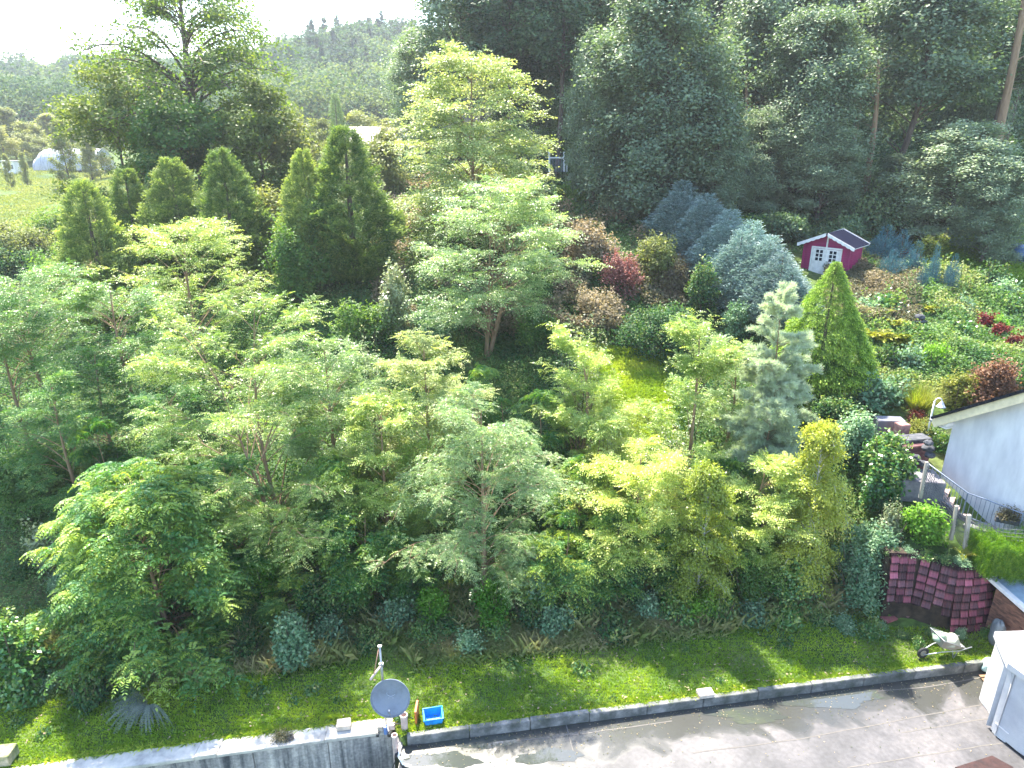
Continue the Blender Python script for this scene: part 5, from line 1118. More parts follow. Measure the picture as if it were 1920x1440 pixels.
# pines
def pine(seed, cx, topy, Y, half, label, nl=34):
    loc, H, R = spot(cx, topy, Y, half); rng = np.random.RandomState(seed)
    paths, P, D, O = grow(rng, H, .12, R, 'spire', nl=nl, ntw=8, tl=.34, rise=.1, bow=.12, k=6, tr=.055)
    tip = np.stack([rng.randn(60) * .05, rng.randn(60) * .05, H * rng.uniform(.7, 1.0, 60)], 1); P = np.concatenate([P, tip]); D = np.concatenate([D, np.tile([0, 0, 1.], (60, 1))])
    n = len(P); kk = 26; PP = np.repeat(P, kk, 0) + rng.randn(n * kk, 3) * .02; d = nrm(np.repeat(nrm(D + [0, 0, .35]), kk, 0) * .75 + nrm(rng.randn(n * kk, 3)) * .75)
    L = (.16 * rng.uniform(.7, 1.2, n * kk))[:, None]; s = nrm(np.cross(d, rng.randn(n * kk, 3))) * .007
    q = np.stack([PP - s, PP + s, PP + d * L + s * .5, PP + d * L - s * .5], 1); v = np.clip(np.repeat(.35 + .5 * P[:, 2] / H + .2 * rng.rand(n), kk) + rng.uniform(-.15, .15, n * kk), 0, 1)
    V, Q = tubes(paths, 6); return put_tree('pine_tree', label, 'tree', loc, quadmesh('trunk', V, Q, smooth=True), leafmesh('crown', q, v), M['bark_tan'], M['pine'], group='silvery pines')
pine(41, 1440, 548, 22.0, 82, 'tall pale silvery pine left of the golden cypress', 80); pine(42, 1470, 780, 20.6, 34, 'small silvery pine right above the feathery tree between the birches', 22)
pine(43, 1440, 690, 21.0, 70, 'bushy blue-green lower pine in front of the tall pale one', 60)
# golden cypress
loc, H, R = spot(1552, 492, 25.8, 84)
wm, cm = conifer_mesh(51, H * 1.02, R * 1.08, 19000, .38, 'pointed', 1.0, .22, .42, 4, .2, .5, .62, .28, .02, layers=.25, tufts=1100); put_tree('golden_cypress', 'conical golden-green cypress in front of the magenta shed', 'tree', loc, wm, cm, M['bark'], M['gold'])
# blue juniper row
jn = [(1278, 338, 40.5, 34), (1322, 362, 38.0, 36), (1365, 392, 36.0, 36), (1405, 412, 34.0, 36), (1440, 440, 32.5, 36), (1462, 470, 31.0, 34), (1385, 430, 33.2, 36), (1480, 500, 30.2, 28)]
jm = [conifer_mesh(60 + k, 5.0, 1.35, 14000, .50, 'spire', .45, .9, .25, 3, .20, .6, .55, .25, .0, layers=.3, fold=-.5, plumes=12) for k in range(3)]
names = ['topmost', 'second', 'third', 'fourth', 'fifth', 'sixth', 'inner, half hidden', 'lowest']
for k, (cx, ty, Y, hf) in enumerate(jn):
    loc, H, R = spot(cx, ty, Y, hf); put_tree('blue_juniper', names[k] + ' blue-green juniper in the diagonal row running down towards the shed', 'tree', loc, *jm[k % 3], M['bark'], M['juniper'], rz=k * 1.3, scale=(R * 1.45, R * 1.45, H * .97 / 5), group='row of blue-green junipers')
# blue dwarf conifers right of the shed
bm_ = [conifer_mesh(70 + k, 2.0, .7, 1500, .30, 'spire', .4, 1.0, 0, 3, .22, .5, .3, .3, layers=.4, fold=-.4, plumes=5) for k in range(2)]
bc_ = [(1660, 425, 37.5, 26, 'large teal conifer just right of the shed roof'), (1690, 435, 37.0, 24, 'teal conifer second right of the shed'), (1672, 470, 35.0, 22, 'dark teal conifer in front of the two by the shed'), (1718, 455, 35.5, 18, 'teal conifer behind the dark red bush on the slope'), (1750, 460, 33.5, 12, 'small blue conifer in front of the yellow-green bush'), (1727, 490, 33.0, 11, 'small blue conifer lower left of the yellow-green bush'), (1784, 480, 33.0, 14, 'small pointed blue conifer at the edge of the shaded lawn')]
for k, (cx, ty, Y, hf, lab) in enumerate(bc_):
    loc, H, R = spot(cx, ty, Y, hf); put_tree('blue_conifer', lab, 'tree', loc, *bm_[k % 2], M['bark'], M['blue'], rz=k, scale=(R / .55, R / .55, max(.4, H / 2)), group='small blue conifers right of the shed')
# thujas, upper left
tm = [conifer_mesh(80 + k, 6.0, 1.3, 12500, .46, 'spire', .8, .7, .05, 4, .22, .5, .5, .34, .05, layers=.3, tufts=[260, 330, 300][k]) for k in range(3)]
th = [(655, 238, 36, 60, 'thuja', 'tallest dark green thuja left of the layered feathery tree', 0), (577, 282, 36, 40, 'thuja', 'brown-tipped thuja second from the right in the thuja row', 1), (430, 280, 37, 50, 'thuja', 'dense green thuja in the middle of the thuja row', 0), (335, 298, 38, 52, 'thuja_brown', 'reddish-brown thuja left of the dense green one', 1), (252, 318, 39, 45, 'thuja', 'lighter green thuja right of the dark evergreen at the left', 2), (178, 338, 35, 52, 'broad', 'dark broad evergreen at the left end of the thuja row', 2)]
for k, (cx, ty, Y, hf, mt, lab, mi) in enumerate(th):
    loc, H, R = spot(cx, ty, Y, hf); put_tree('thuja_tree', lab, 'tree', loc, *tm[mi], M['bark'], M[mt], rz=k * 2, scale=(R / 1.0, R / 1.0, H / 6), group='row of thujas at the upper left')
# the big oak
loc, H, R = spot(368, -60, 50, 205)
def oak():
    rng = np.random.RandomState(91); t = empty('oak_tree', loc, 0, 'big old oak with dark spreading limbs against the sky at the upper left', 'tree')
    paths, P, D, O = grow(rng, H, .34, R, 'round', nl=72, ntw=12, tl=.24, rise=.25, bow=.22, k=6, tr=.50, arch=.12, wood_twigs=True, stems=1, inner=.8)
    z = P[:, 2] / H; keep = (rng.rand(len(P)) < (.92 - .25 * z)); P, D, O = P[keep], D[keep], O[keep]
    q, v = leaves(rng, P, .22, .30, 9, .4, O, .6, rng.rand(len(P)) * .8, .1); V, Q = tubes(paths, 7)
    link('trunk', quadmesh('trunk', V, Q, smooth=True), M['bark'], t); link('crown', leafmesh('crown', q, v), M['oak_dark'], t)
oak()
hero(92, 250, 125, 47, 120, 'yellow-green tree leaning out left below the big oak', .12, 'oval', 'oak', .0, 'broad_tree', 'trees around the oak', 'bark', 'broad', nl=52, ntw=10, k=6, tl=.3, rise=.5, arch=.15, size=.22, spread=.28, kk=8)
hero(93, 470, 150, 46, 105, 'grey-green tree at the right below the big oak', .12, 'oval', 'oak', .0, 'broad_tree', 'trees around the oak', 'bark', 'broad', nl=50, ntw=10, k=6, tl=.3, rise=.5, arch=.15, size=.22, spread=.28, kk=8)
hero(94, 345, 190, 44, 120, 'dark tree in front of the foot of the big oak', .10, 'oval', 'broad', .0, 'broad_tree', 'trees around the oak', 'bark', 'broad', nl=50, ntw=10, k=6, tl=.3, rise=.5, arch=.15, size=.22, spread=.28, kk=8)
hero(95, 545, 225, 48, 60, 'pale yellow-green small tree between the oak and the thujas', .10, 'oval', 'olive', .0, 'broad_tree', 'trees around the oak', 'bark', 'broad', nl=36, ntw=9, k=6, tl=.3, rise=.5, arch=.15, size=.22, spread=.28, kk=7)
hero(96, 700, 250, 52, 70, 'pale sunlit tree between the tallest thuja and the tall feathery tree', .10, 'oval', 'olive', .0, 'broad_tree', 'trees around the oak', 'bark', 'broad', nl=36, ntw=9, k=6, tl=.3, rise=.5, arch=.15, size=.24, spread=.3, kk=7)

# ------------------------------------------------------------------ shrubs
def sh(seed, cx, topy, Y, half, mat, label, size=.08, n=1600, name='shrub', kk=5, depth=.9, **k):
    loc = G(cx, Y); H = max(.3, W(cx, topy, loc.y).z - loc.z); R = half * pscale(Y, loc.y)
    n = int(n * .62); size *= 1.4; k.setdefault('lump', .3); k.setdefault('holes', .55); k.setdefault('shoots', 24); k.setdefault('spread', .10)
    a, b_ = shrub_mesh(seed, R, R * depth, H, n, size, kk, **k); cat = k.get('cat', 'shrub'); return put_shrub(name, label, loc, a, b_, M[mat])
sh(101, 520, 318, 500, 72, 'olive', 'olive sunlit bush between the middle thuja and the brown-tipped one', .12, 2600)
sh(102, 60, 395, 500, 95, 'olive', 'mixed olive bush at the left edge below the meadow', .12, 2400)
sh(177, 8, 398, 480, 75, 'olive', 'yellow-olive bush at the left edge just below the meadow', .12, 2000)
sh(178, 118, 392, 470, 62, 'broad', 'dark green bush below the right end of the meadow', .12, 1800)
sh(179, 30, 440, 520, 90, 'cover', 'wide green bush below the yellow-olive ones at the left edge', .11, 2400)
sh(103, 130, 430, 570, 70, 'broad', 'dark bush in front of the evergreen at the left', .11, 1800)
sh(104, 290, 408, 490, 60, 'broad', 'dark bush behind the sunlit feathery tree at the upper left', .11, 1600)
sh(180, 265, 400, 490, 48, 'olive', 'olive bush between the dark evergreen and the sunlit feathery tree', .11, 1500)
sh(181, 610, 395, 500, 42, 'thuja_brown', 'brownish bush squeezed between the two right thujas', .11, 1300)
sh(182, 480, 370, 480, 45, 'olive', 'yellowish bush right of the middle thuja', .11, 1400)
sh(105, 560, 400, 570, 110, 'broad', 'wide dark green bush below the olive bush and the thujas', .10, 3000)
sh(106, 745, 478, 640, 52, 'pale', 'whitish glossy-leaved bush left of the layered feathery tree', .10, 1500, holes=.6)
sh(107, 690, 540, 650, 90, 'broad', 'dark low bush behind the largest pale tree', .10, 2000)
sh(108, 1100, 385, 510, 80, 'pinkish', 'faded pinkish bush right of the layered feathery tree', .11, 2200)
sh(109, 1225, 395, 530, 62, 'olive', 'green and mauve rounded bush left of the juniper row', .10, 2400)
sh(110, 1165, 452, 560, 52, 'red', 'bright red-leaved bush in the middle of the bank', .085, 1100, holes=.5, shoots=50, shoot_len=.6)
sh(111, 1262, 470, 555, 40, 'purple', 'purple-brown bush right of the bright red one', .09, 1100)
sh(112, 1050, 400, 485, 50, 'purple', 'dusky mauve bush between the layered feathery tree and the pinkish bush', .11, 1400)
sh(113, 1120, 540, 610, 90, 'pinkish', 'cream and green leafy mound below the bright red bush', .09, 1800)
sh(114, 1230, 540, 665, 105, 'cover', 'wide green bramble mound below the red bush', .085, 3600)
sh(115, 1320, 480, 600, 45, 'cover', 'green bush hugging the left of the juniper row', .09, 1500, shoots=50)
sh(116, 1375, 545, 640, 42, 'bluegreen', 'spiky blue-green bush between the junipers and the pale pine', .09, 1300, shoots=80)
sh(117, 1010, 560, 650, 60, 'broad', 'dark green bush right of the bare stems in the middle', .09, 1400)
sh(118, 810, 560, 650, 60, 'bluegreen', 'grey-green low bush left of the bare stems in the middle', .09, 1400)
# whitish upright shoots
def shoots(seed, cx, topy, Y, half, nst, label, mat='pale'):
    loc, H, R = spot(cx, topy, Y, half); rng = np.random.RandomState(seed); P, paths = [], []
    for i in range(nst):
        a = rng.uniform(0, 6.28); r = R * rng.uniform(.2, 1); h = H * rng.uniform(.6, 1); s = np.linspace(0, 1, 26)[:, None]
        pp = np.array([math.cos(a) * r * .3, math.sin(a) * r * .3, 0]) * (1 - s) + np.array([math.cos(a) * r, math.sin(a) * r, h]) * s; paths.append((pp[::5], np.linspace(.015, .004, len(pp[::5])))); P.append(pp[5:])
    P = np.concatenate(P); q, v = leaves(rng, P, .085, .05, 4, .3, None, .6, rng.rand(len(P)), .1); V, Q = tubes(paths, 5)
    t = empty('upright_shrub', loc, 0, label, 'shrub', 'shrubs with upright whitish shoots'); link('stems', quadmesh('stems', V, Q), M['bark'], t); link('foliage', leafmesh('foliage', q, v), M[mat], t)
shoots(121, 1080, 575, 24.0, 55, 26, 'shrub with whitish upright shoots behind the narrow feathery tree'); shoots(122, 705, 598, 22.5, 22, 14, 'whitish upright shoots behind the largest pale tree')
shoots(123, 1160, 790, 20.0, 42, 20, 'whitish upright shoots in front of the grassy clearing'); shoots(124, 1255, 770, 19.8, 30, 18, 'whitish upright shoots under the thin-topped feathery tree')
# lower left and bottom shrubs
sh(131, 40, 1135, 1300, 75, 'laurel', 'glossy dark green bush at the left edge above the lawn', .10, 2600)
sh(132, 65, 790, 975, 110, 'broad', 'large dark shaded bush at the left edge', .085, 4200)
sh(133, 225, 810, 935, 60, 'broad', 'dark green bush left of the largest pale tree foot', .085, 1700)
sh(134, 558, 1135, 1240, 50, 'bluegreen', 'blue-green bush above the lawn left of the mast', .085, 2200)
sh(135, 500, 1010, 1130, 55, 'bright', 'bright green leafy bush between the dark fronds and the bare stem', .08, 1500)
sh(136, 605, 1060, 1170, 45, 'cover', 'green bush right of the blue-green one left of the mast', .085, 1300)
sh(137, 925, 1065, 1175, 36, 'bright', 'bright yellow-green leafy bush above the middle of the lawn', .07, 1100)
sh(138, 810, 1095, 1170, 36, 'bright', 'small bright bush above the satellite dish side of the lawn', .08, 900)
sh(139, 1010, 1045, 1145, 44, 'bluegreen', 'blue-green bush with a cream scrap in it', .085, 1300)
sh(140, 1090, 1080, 1155, 45, 'cover', 'low green bush right of the cream scrap', .065, 1200)
sh(141, 1180, 1000, 1130, 50, 'cover', 'dark green leafy bush left of the left birch', .07, 1300)
sh(142, 1320, 1080, 1155, 55, 'bright', 'bright green weeds at the foot of the left birch', .07, 1100)
sh(143, 1395, 1010, 1135, 50, 'broad', 'dark bush between the two golden birches', .07, 1300)
sh(144, 1480, 1010, 1130, 70, 'laurel', 'dark green bush under the right birch', .07, 1800)
sh(145, 1620, 950, 1095, 78, 'bluegreen', 'white-flecked grey-green bush left of the tiled wall', .065, 2800, shoots=40)
sh(146, 1600, 1010, 1130, 70, 'bluegreen', 'lower grey-green bush meeting the left end of the tiled wall', .065, 2400)
sh(147, 1730, 925, 1012, 50, 'bright', 'vivid green elder-like bush above the tiled wall', .085, 1800, shoots=40)
sh(148, 1660, 930, 1020, 30, 'pale', 'cream flowering bush above the left end of the tiled wall', .055, 900)
sh(149, 1655, 792, 905, 50, 'laurel', 'glossy laurel bush below the dark red planter', .10, 2200, shoots=60)
sh(150, 1640, 850, 950, 46, 'laurel', 'lower laurel bush beside the garden steps', .09, 1500)
sh(151, 1560, 740, 810, 60, 'cover', 'green leafy bush at the foot of the golden cypress', .08, 1700)
sh(152, 1600, 760, 850, 45, 'bluegreen', 'blue-green bush between the cypress foot and the laurel', .08, 1400)
sh(153, 1845, 655, 768, 66, 'maple', 'bronze-red Japanese maple above the house roof', .075, 2600, name='maple_bush', lump=.3)
sh(154, 1738, 420, 505, 36, 'fern', 'yellow-green bush right of the blue conifers', .12, 1000, name='yellow_bush', shoots=30)
sh(155, 1700, 462, 505, 14, 'darkred', 'dark red bush among the blue conifers', .1, 350)
sh(156, 1718, 768, 792, 16, 'darkred', 'crimson clump left of the garden lamp', .05, 500)
sh(157, 1722, 790, 822, 28, 'fern', 'orange and yellow heather bush at the foot of the garden lamp', .05, 1100)
sh(158, 1742, 800, 825, 22, 'cover', 'low green bush right of the garden lamp foot', .06, 500)
sh(159, 1765, 815, 842, 26, 'laurel', 'dark shrub between the lamp and the house wall', .08, 700)
sh(160, 1790, 690, 765, 45, 'fern', 'olive-yellow bush left of the bronze maple', .08, 900)
sh(161, 1745, 640, 705, 40, 'bright', 'vivid green bush below the bird bath', .08, 1100)
sh(162, 1845, 580, 628, 16, 'darkred', 'rusty red bush on the slope above the maple', .09, 450)
sh(163, 1868, 590, 634, 18, 'bright', 'small vivid green bush among the red ones', .09, 420)
sh(164, 1868, 608, 645, 16, 'darkred', 'crimson pointed bush right of the vivid green one', .09, 450)
sh(165, 1893, 620, 672, 13, 'darkred', 'narrow crimson bush at the far right of the slope', .09, 380)
sh(166, 1913, 650, 690, 12, 'darkred', 'crimson bush touching the right edge above the maple', .09, 300)
sh(167, 1350, 300, 405, 42, 'olive', 'small yellow-green tree-like bush above the juniper row', .14, 1300)
sh(168, 1180, 335, 405, 80, 'willow', 'blue-grey drooping bush below the big grey-green tree', .13, 2600)
sh(169, 1060, 340, 392, 45, 'broad', 'dark low bush under the white railing', .13, 1000)
sh(170, 1400, 400, 450, 60, 'broad', 'dark undergrowth bush behind the juniper row', .13, 1800)
sh(171, 1455, 390, 452, 70, 'forest', 'wide dark bush left above the shed', .13, 2200)
sh(172, 1580, 400, 460, 70, 'forest', 'wide dark bush right behind the shed', .13, 2000)
sh(173, 1650, 330, 435, 80, 'forest', 'grey dead-looking thicket above the shed', .14, 2200, shoots=120, shoot_len=1.2)
sh(174, 100, 965, 1085, 32, 'pale', 'pale upright sapling at the left above the dark fronds', .10, 500, shoots=12)
sh(175, 1180, 1095, 1130, 22, 'cover', 'small low plant at the top of the lawn right of the middle', .06, 300)
sh(176, 1655, 640, 700, 30, 'cover', 'green bush right of the golden cypress', .08, 800)
wd_ = shrub_mesh(350, .16, .16, .09, 60, .09, 3, lump=.1, stemr=.003)
wr_ = np.random.RandomState(51); X, Y = scatter(wr_, 260, 0, 1700, 1190, 1400); ee = edge(X); k = (Y > ee + .25) & (Y < ee + 3.5) & (X < 11); X, Y = X[k][:32], Y[k][:32]
for x_, y_ in zip(X, Y):
    s = wr_.uniform(.5, 1.3); put_shrub('lawn_weed', 'small broad-leaved weed growing in the short grass of the lawn', Vector((x_, y_, tz(x_, y_) - .01)), *wd_, M[['cover', 'bright', 'bluegreen'][wr_.randint(0, 3)]], wr_.rand() * 6, (s, s, s), 'plant', 'broad-leaved weeds in the lawn')
# extra low plants on the right slope: one kind, copied
lowp = [shrub_mesh(300 + k, .55, .5, .5, 420, .085, 4, shoots=14) for k in range(3)]
rng = np.random.RandomState(33); cnt = 0
lowlabs = ["below the shed's left corner", 'below the right side of the shed', 'under the small blue conifers', 'left of the shaded lawn', 'beside the upper right side of the golden cypress', 'on the tan weeds right of the cypress', 'right of the tan weeds', 'above the bird bath to its right', 'above the crimson bushes at the right edge', 'right of the cypress halfway down', 'between the ferns and the vivid green bush', 'above the olive-yellow bush', 'below the ferns, towards the lamp', 'at the lower right of the cypress', 'left above the bronze maple', 'at the lower corner of the shaded lawn', 'below the shaded lawn near the edge', 'in the middle of the slope below the blue conifers', 'just below the bird bath', 'right above the vivid bush, below the lawn']
lowspots = [(1640, 520), (1700, 520), (1760, 530), (1820, 560), (1620, 600), (1660, 590), (1720, 580), (1780, 600), (1900, 590), (1650, 690), (1700, 700), (1760, 680), (1680, 740), (1640, 760), (1790, 640), (1850, 540), (1880, 560), (1740, 560), (1700, 650), (1800, 590)]
for (px, py) in lowspots:
    g_ = G(px, py); s = rng.uniform(1.2, 2.1)
    put_shrub('low_plant', 'low leafy plant ' + lowlabs[cnt], g_, *lowp[cnt % 3], M[['cover', 'bluegreen', 'laurel', 'olive'][cnt % 4]], rng.rand() * 6, (s, s, s), 'plant', 'low plants on the right slope'); cnt += 1
# ferns
def fern(seed, px, py, r, label, mat='fern', n=26, L=None):
    rng = np.random.RandomState(seed); a = rng.rand(n) * 6.283; P = np.zeros((n, 3)); P[:, 2] = .03; D = nrm(np.stack([np.cos(a), np.sin(a), rng.uniform(.9, 2.2, n)], 1)); N = nrm(np.stack([-np.cos(a) * .8, -np.sin(a) * .8, np.ones(n)], 1))
    q, v = fronds(rng, P, D, N, r * rng.uniform(.8, 1.2, n), 12, .17, .45, .1, v=.4 + .4 * rng.rand(n), lwid=.5); g_ = G(px, py) + Vector((0, 0, .3)) if not isinstance(px, Vector) else px
    o = link('fern', leafmesh('fern', q, v), M[mat]); o.location = g_; return tag(o, label, 'fern', 'yellow-green ferns')
for k, (px, py, r) in enumerate([(1640, 655, 1.0), (1690, 660, 1.1), (1672, 630, .9), (1710, 640, .9), (1735, 600, .8), (1650, 610, .8)]):
    fern(400 + k, px, py, r, ['leftmost yellow fern below the bird bath', 'large yellow fern right of the leftmost one', 'yellow fern above the large one', 'yellow fern beside the bird bath', 'yellow fern above the bird bath', 'yellow fern nearest the golden cypress'][k])
fern(410, Vector((13.45, 17.35, 2.2)), 0, .6, 'bright yellow-green fern on top of the tiled wall beside the hedge', 'fern', 12)
# ornamental grasses
def tuft(seed, loc, h, n, mat, label, spread=.8, name='ornamental_grass'):
    rng = np.random.RandomState(seed); a = rng.rand(n) * 6.283; e = rng.rand(n) ** .7 * spread; r0 = rng.rand(n) * .12; B = np.stack([np.cos(a) * r0, np.sin(a) * r0, np.zeros(n)], 1); qs, vs = [], []; v = rng.rand(n); hh = h * rng.uniform(.6, 1.1, n); wd = .007
    def pt(s): return B + np.stack([np.cos(a) * e * s * hh, np.sin(a) * e * s * hh, hh * (s - .45 * e * s * s)], 1)
    sd2 = np.stack([-np.sin(a), np.cos(a), np.zeros(n)], 1) * wd
    for k in range(4): p0, p1 = pt(k / 4), pt((k + 1) / 4); w0, w1 = 1 - k * .22, 1 - (k + 1) * .22; qs.append(np.stack([p0 - sd2 * w0, p0 + sd2 * w0, p1 + sd2 * w1, p1 - sd2 * w1], 1)); vs.append(v)
    o = link(name, leafmesh(name, np.concatenate(qs), np.concatenate(vs)), M[mat]); o.location = loc; return tag(o, label, 'grass plant')
tuft(501, G(1725, 778), 1.3, 900, 'fern', 'tall tuft of ornamental grass left of the garden lamp'); tuft(502, G(1715, 770), 1.1, 500, 'grass', 'green ornamental grass tuft behind the yellow one by the lamp')
# silver drooping plant at the lawn
g_ = G(285, 1335); rng = np.random.RandomState(7); P, D = [], []
for i in range(95):
    a = rng.uniform(2.4, 5.6) ; ln = rng.uniform(.5, 1.15); s = np.linspace(.1, 1, 12)[:, None]; d = np.array([math.cos(a), math.sin(a) * .7, .75]); P.append(d * ln * s + np.array([0, 0, -1.]) * ln * .75 * s ** 2); D.append(np.repeat(nrm(d - [0, 0, .6])[None], 12, 0))
P = np.concatenate(P); D = np.concatenate(D); P = P + np.array([0, 0, .25]); q, v = fronds(rng, P, nrm(D + [0, 0, -.6]), np.tile([.1, -.3, 1.], (len(P), 1)), .13, 4, .22, .4, .3, lwid=.35)
o = link('silver_plant', leafmesh('silver_plant', q, v), M['silver']); o.location = g_; tag(o, 'silvery drooping plant hanging over the lawn below the dark fronds', 'plant')
# weeds on wall foot: clumps in front of tile wall
for k, (px, py) in enumerate([(1745, 1190), (1800, 1195), (1850, 1195), (1690, 1195), (1650, 1180), (1720, 1215), (1880, 1200)]):
    put_shrub('weed_clump', 'weedy green clump at the foot of the tiled wall, ' + ['above the wheelbarrow tray', 'right of the wheelbarrow', 'near the rubble bag', 'in the dark hollow', 'beside the red slab', 'just behind the wheelbarrow', 'nearest the tent'][k], G(px, py), *lowp[k % 3], M[['cover', 'bright'][k % 2]], k, (.45, .4, .3 + .15 * (k % 3)), 'plant', 'weed clumps below the tiled wall')
for k, s in enumerate(np.linspace(.2, 2.6, 6)):
    p_, d = along(s); put_shrub('wall_top_plant', 'small plant on the top edge of the tiled wall, ' + ['first', 'second', 'third', 'fourth', 'fifth', 'last'][k] + ' from the left', Vector((p_.x, p_.y + .45, 2.1)), *lowp[k % 3], M['cover'], k * 2, (.6, .5, .35), 'plant', 'plants on top of the tiled wall')
wr = np.random.RandomState(44)
wl_ = [('bluegreen', 'grey-green'), ('bright', 'bright green'), ('cover', 'dark green'), ('laurel', 'glossy green'), ('olive', 'yellowish')]
refs = [(345, 1150, 'right of the dark drooping fronds, uppermost'), (395, 1185, 'beside the dark drooping fronds'), (440, 1160, 'left of the blue-green bush'), (470, 1225, 'below the left side of the blue-green bush'), (620, 1200, 'right of the blue-green bush'), (655, 1150, 'left above the mast'), (690, 1215, 'close left of the mast arm'), (745, 1170, 'above the mast top'), (790, 1200, 'right of the mast top'), (840, 1180, 'right of the mast, higher up'), (880, 1215, 'above the blue tub'), (930, 1190, 'below the bright yellow-green bush'), (990, 1170, 'left below the cream scrap'), (1040, 1180, 'below the cream scrap'), (1110, 1160, 'below the dark feathery sapling'), (1150, 1190, 'at the lawn margin below the sapling'), (1215, 1150, 'left of the left birch foot'), (1270, 1165, 'just left of the left birch foot'), (1350, 1160, 'right of the left birch foot'), (1410, 1165, 'between the birch feet'), (1470, 1170, 'below the right birch'), (1530, 1165, 'right below the right birch'), (1580, 1180, 'above the lawn left of the red slab'), (1630, 1190, 'left of the red slab'), (170, 1320, 'left of the silvery plant'), (90, 1300, 'at the far left lawn margin'), (250, 1290, 'above the silvery plant'), (40, 1080, 'at the left edge'), (110, 1110, 'below the pale sapling'), (380, 1250, 'at the lawn margin right of the silvery plant')]
for k, (px, py, rf_) in enumerate(refs):
    mt, ad = wl_[wr.randint(0, 5)]; s = wr.uniform(.8, 1.35)
    put_shrub('low_plant', ad + ' low plant ' + rf_, G(px, py), *lowp[k % 3], M[mt], wr.rand() * 6, (s, s, s * wr.uniform(.8, 1.4)), 'plant', 'low plants along the bank foot')
# clipped hedge above the tile wall
rng = np.random.RandomState(66); n = 9000; t = empty('hedge', (15.0, 17.1, 1.95), 0, 'clipped green hedge in front of the house terrace at the right edge', 'hedge')
U = rng.rand(n, 3); hx, hy, hz_ = 1.35, .55, .95
side = rng.randint(0, 4, n); P = np.stack([(U[:, 0] * 2 - 1) * hx, (U[:, 1] * 2 - 1) * hy, U[:, 2] * hz_], 1)
P[side == 0, 1] = -hy; P[side == 1, 2] = hz_; P[side == 2, 0] = -hx; k = side == 3; P[k, 1] = -hy
P += rng.randn(n, 3) * .05; P[:, 2] += .10 * np.sin(P[:, 0] * 4) + .06 * np.sin(P[:, 0] * 11); P[:, 2] *= 1 + .1 * P[:, 0] * 0
D = nrm(np.stack([rng.randn(n) * .3, rng.randn(n) * .3 - .3, 1 + rng.rand(n)], 1)); q, v = fronds(rng, P, D, nrm(rng.randn(n, 3) + [0, -1, .3]), .13, 3, .3, 0, 0, v=rng.rand(n) * .6, tipv=.35)
link('foliage', leafmesh('foliage', q, v), M['hedge'], t)
m_ = MB(); m_.box((0, 0, .35), (2.3, .8, .9)); 
V, Q = tubes([(np.array([[x_, 0, -.3], [x_ + .05, .02, .4], [x_, .0, .8]]), np.array([.04, .03, .01])) for x_ in np.linspace(-1.1, 1.1, 9)], 5); link('stems', quadmesh('stems', V, Q), M['bark'], t)
rng = np.random.RandomState(67); P = np.stack([rng.uniform(-1.2, 1.2, 2500), rng.uniform(-.4, .5, 2500), rng.uniform(0, .85, 2500)], 1); q, v = leaves(rng, P, .16, .03, 2, .2); link('inner_foliage', leafmesh('inner_foliage', q, v), M['hedge'], t)

# ------------------------------------------------------------------ the woods on the right
def fm(seed, H, R, cb, prof, size, kk, nl=70, ntw=10, **k): return make_tree_mesh(seed, 'broad', H, R, cb, prof, None, nl=nl, ntw=ntw, k=5, tl=.30, rise=.55, arch=.1, size=size, spread=.48, kk=kk, tr=.24, **k)
fA = fm(201, 20, 5, .06, 'oval', .29, 10, 130, 11); fB = fm(202, 20, 5, .08, 'round', .29, 10, 110, 11); fC = fm(203, 22, 4.5, .30, 'oval', .30, 8, 84, 10); fD = fm(204, 24, 4.5, .42, 'round', .31, 8, 60, 9)
woods = [  # cx, topy, Y, half, mesh, material, label
 (1235, -40, 44, 130, fA, 20, 5, 'willow', 'big grey-green tree in front of the dark woods, above the juniper row'),
 (1120, 60, 47, 62, fA, 20, 5, 'willow', 'blue-grey shaded tree left of the big grey-green one'),
 (1340, 180, 43, 60, fB, 20, 5, 'willow', 'low grey-green tree right of the big grey-green one'),
 (1510, 20, 46, 105, fA, 20, 5, 'forest', 'dark hornbeam with layered branches above the shed'),
 (1455, -120, 52, 110, fB, 20, 5, 'forest', 'tall dark tree between the grey-green tree and the hornbeam'),
 (1420, 210, 45, 70, fB, 20, 5, 'forest', 'lower dark tree left of the hornbeam'),
 (1545, 230, 43.5, 75, fB, 20, 5, 'forest', 'lower dark green tree just above the shed'),
 (1700, -130, 47, 120, fC, 22, 4.5, 'willow', 'tall tree with pale olive crown reaching the top edge at the right'),
 (1800, 235, 40.5, 105, fB, 20, 5, 'oak', 'rounded green tree with yellowish leaves above the shaded lawn'),
 (1862, 310, 37.5, 66, fB, 20, 5, 'olive', 'yellow-green bushy tree at the right edge above the shaded lawn'),
 (1690, 290, 44, 70, fA, 20, 5, 'forest', 'dark bluish tree left of the rounded yellowish one'),
 (1890, -60, 52, 110, fD, 24, 4.5, 'forest', 'dark tree with a leaning bare trunk at the right edge'),
 (850, -150, 58, 110, fC, 22, 4.5, 'oak', 'tree with sunlit thin crown at the left end of the woods, beside the sky'),
 (960, -160, 56, 110, fD, 24, 4.5, 'oak', 'tall thin-crowned tree behind the tallest feathery tree'),
 (1050, -160, 54, 100, fD, 24, 4.5, 'forest', 'tall bare-stemmed tree above the white railing'),
 (800, 60, 62, 70, fB, 20, 5, 'oak', 'lower yellow-green tree at the left foot of the woods'),
 (980, 110, 60, 75, fB, 20, 5, 'forest', 'dark tree behind the right side of the tallest feathery tree'),
]
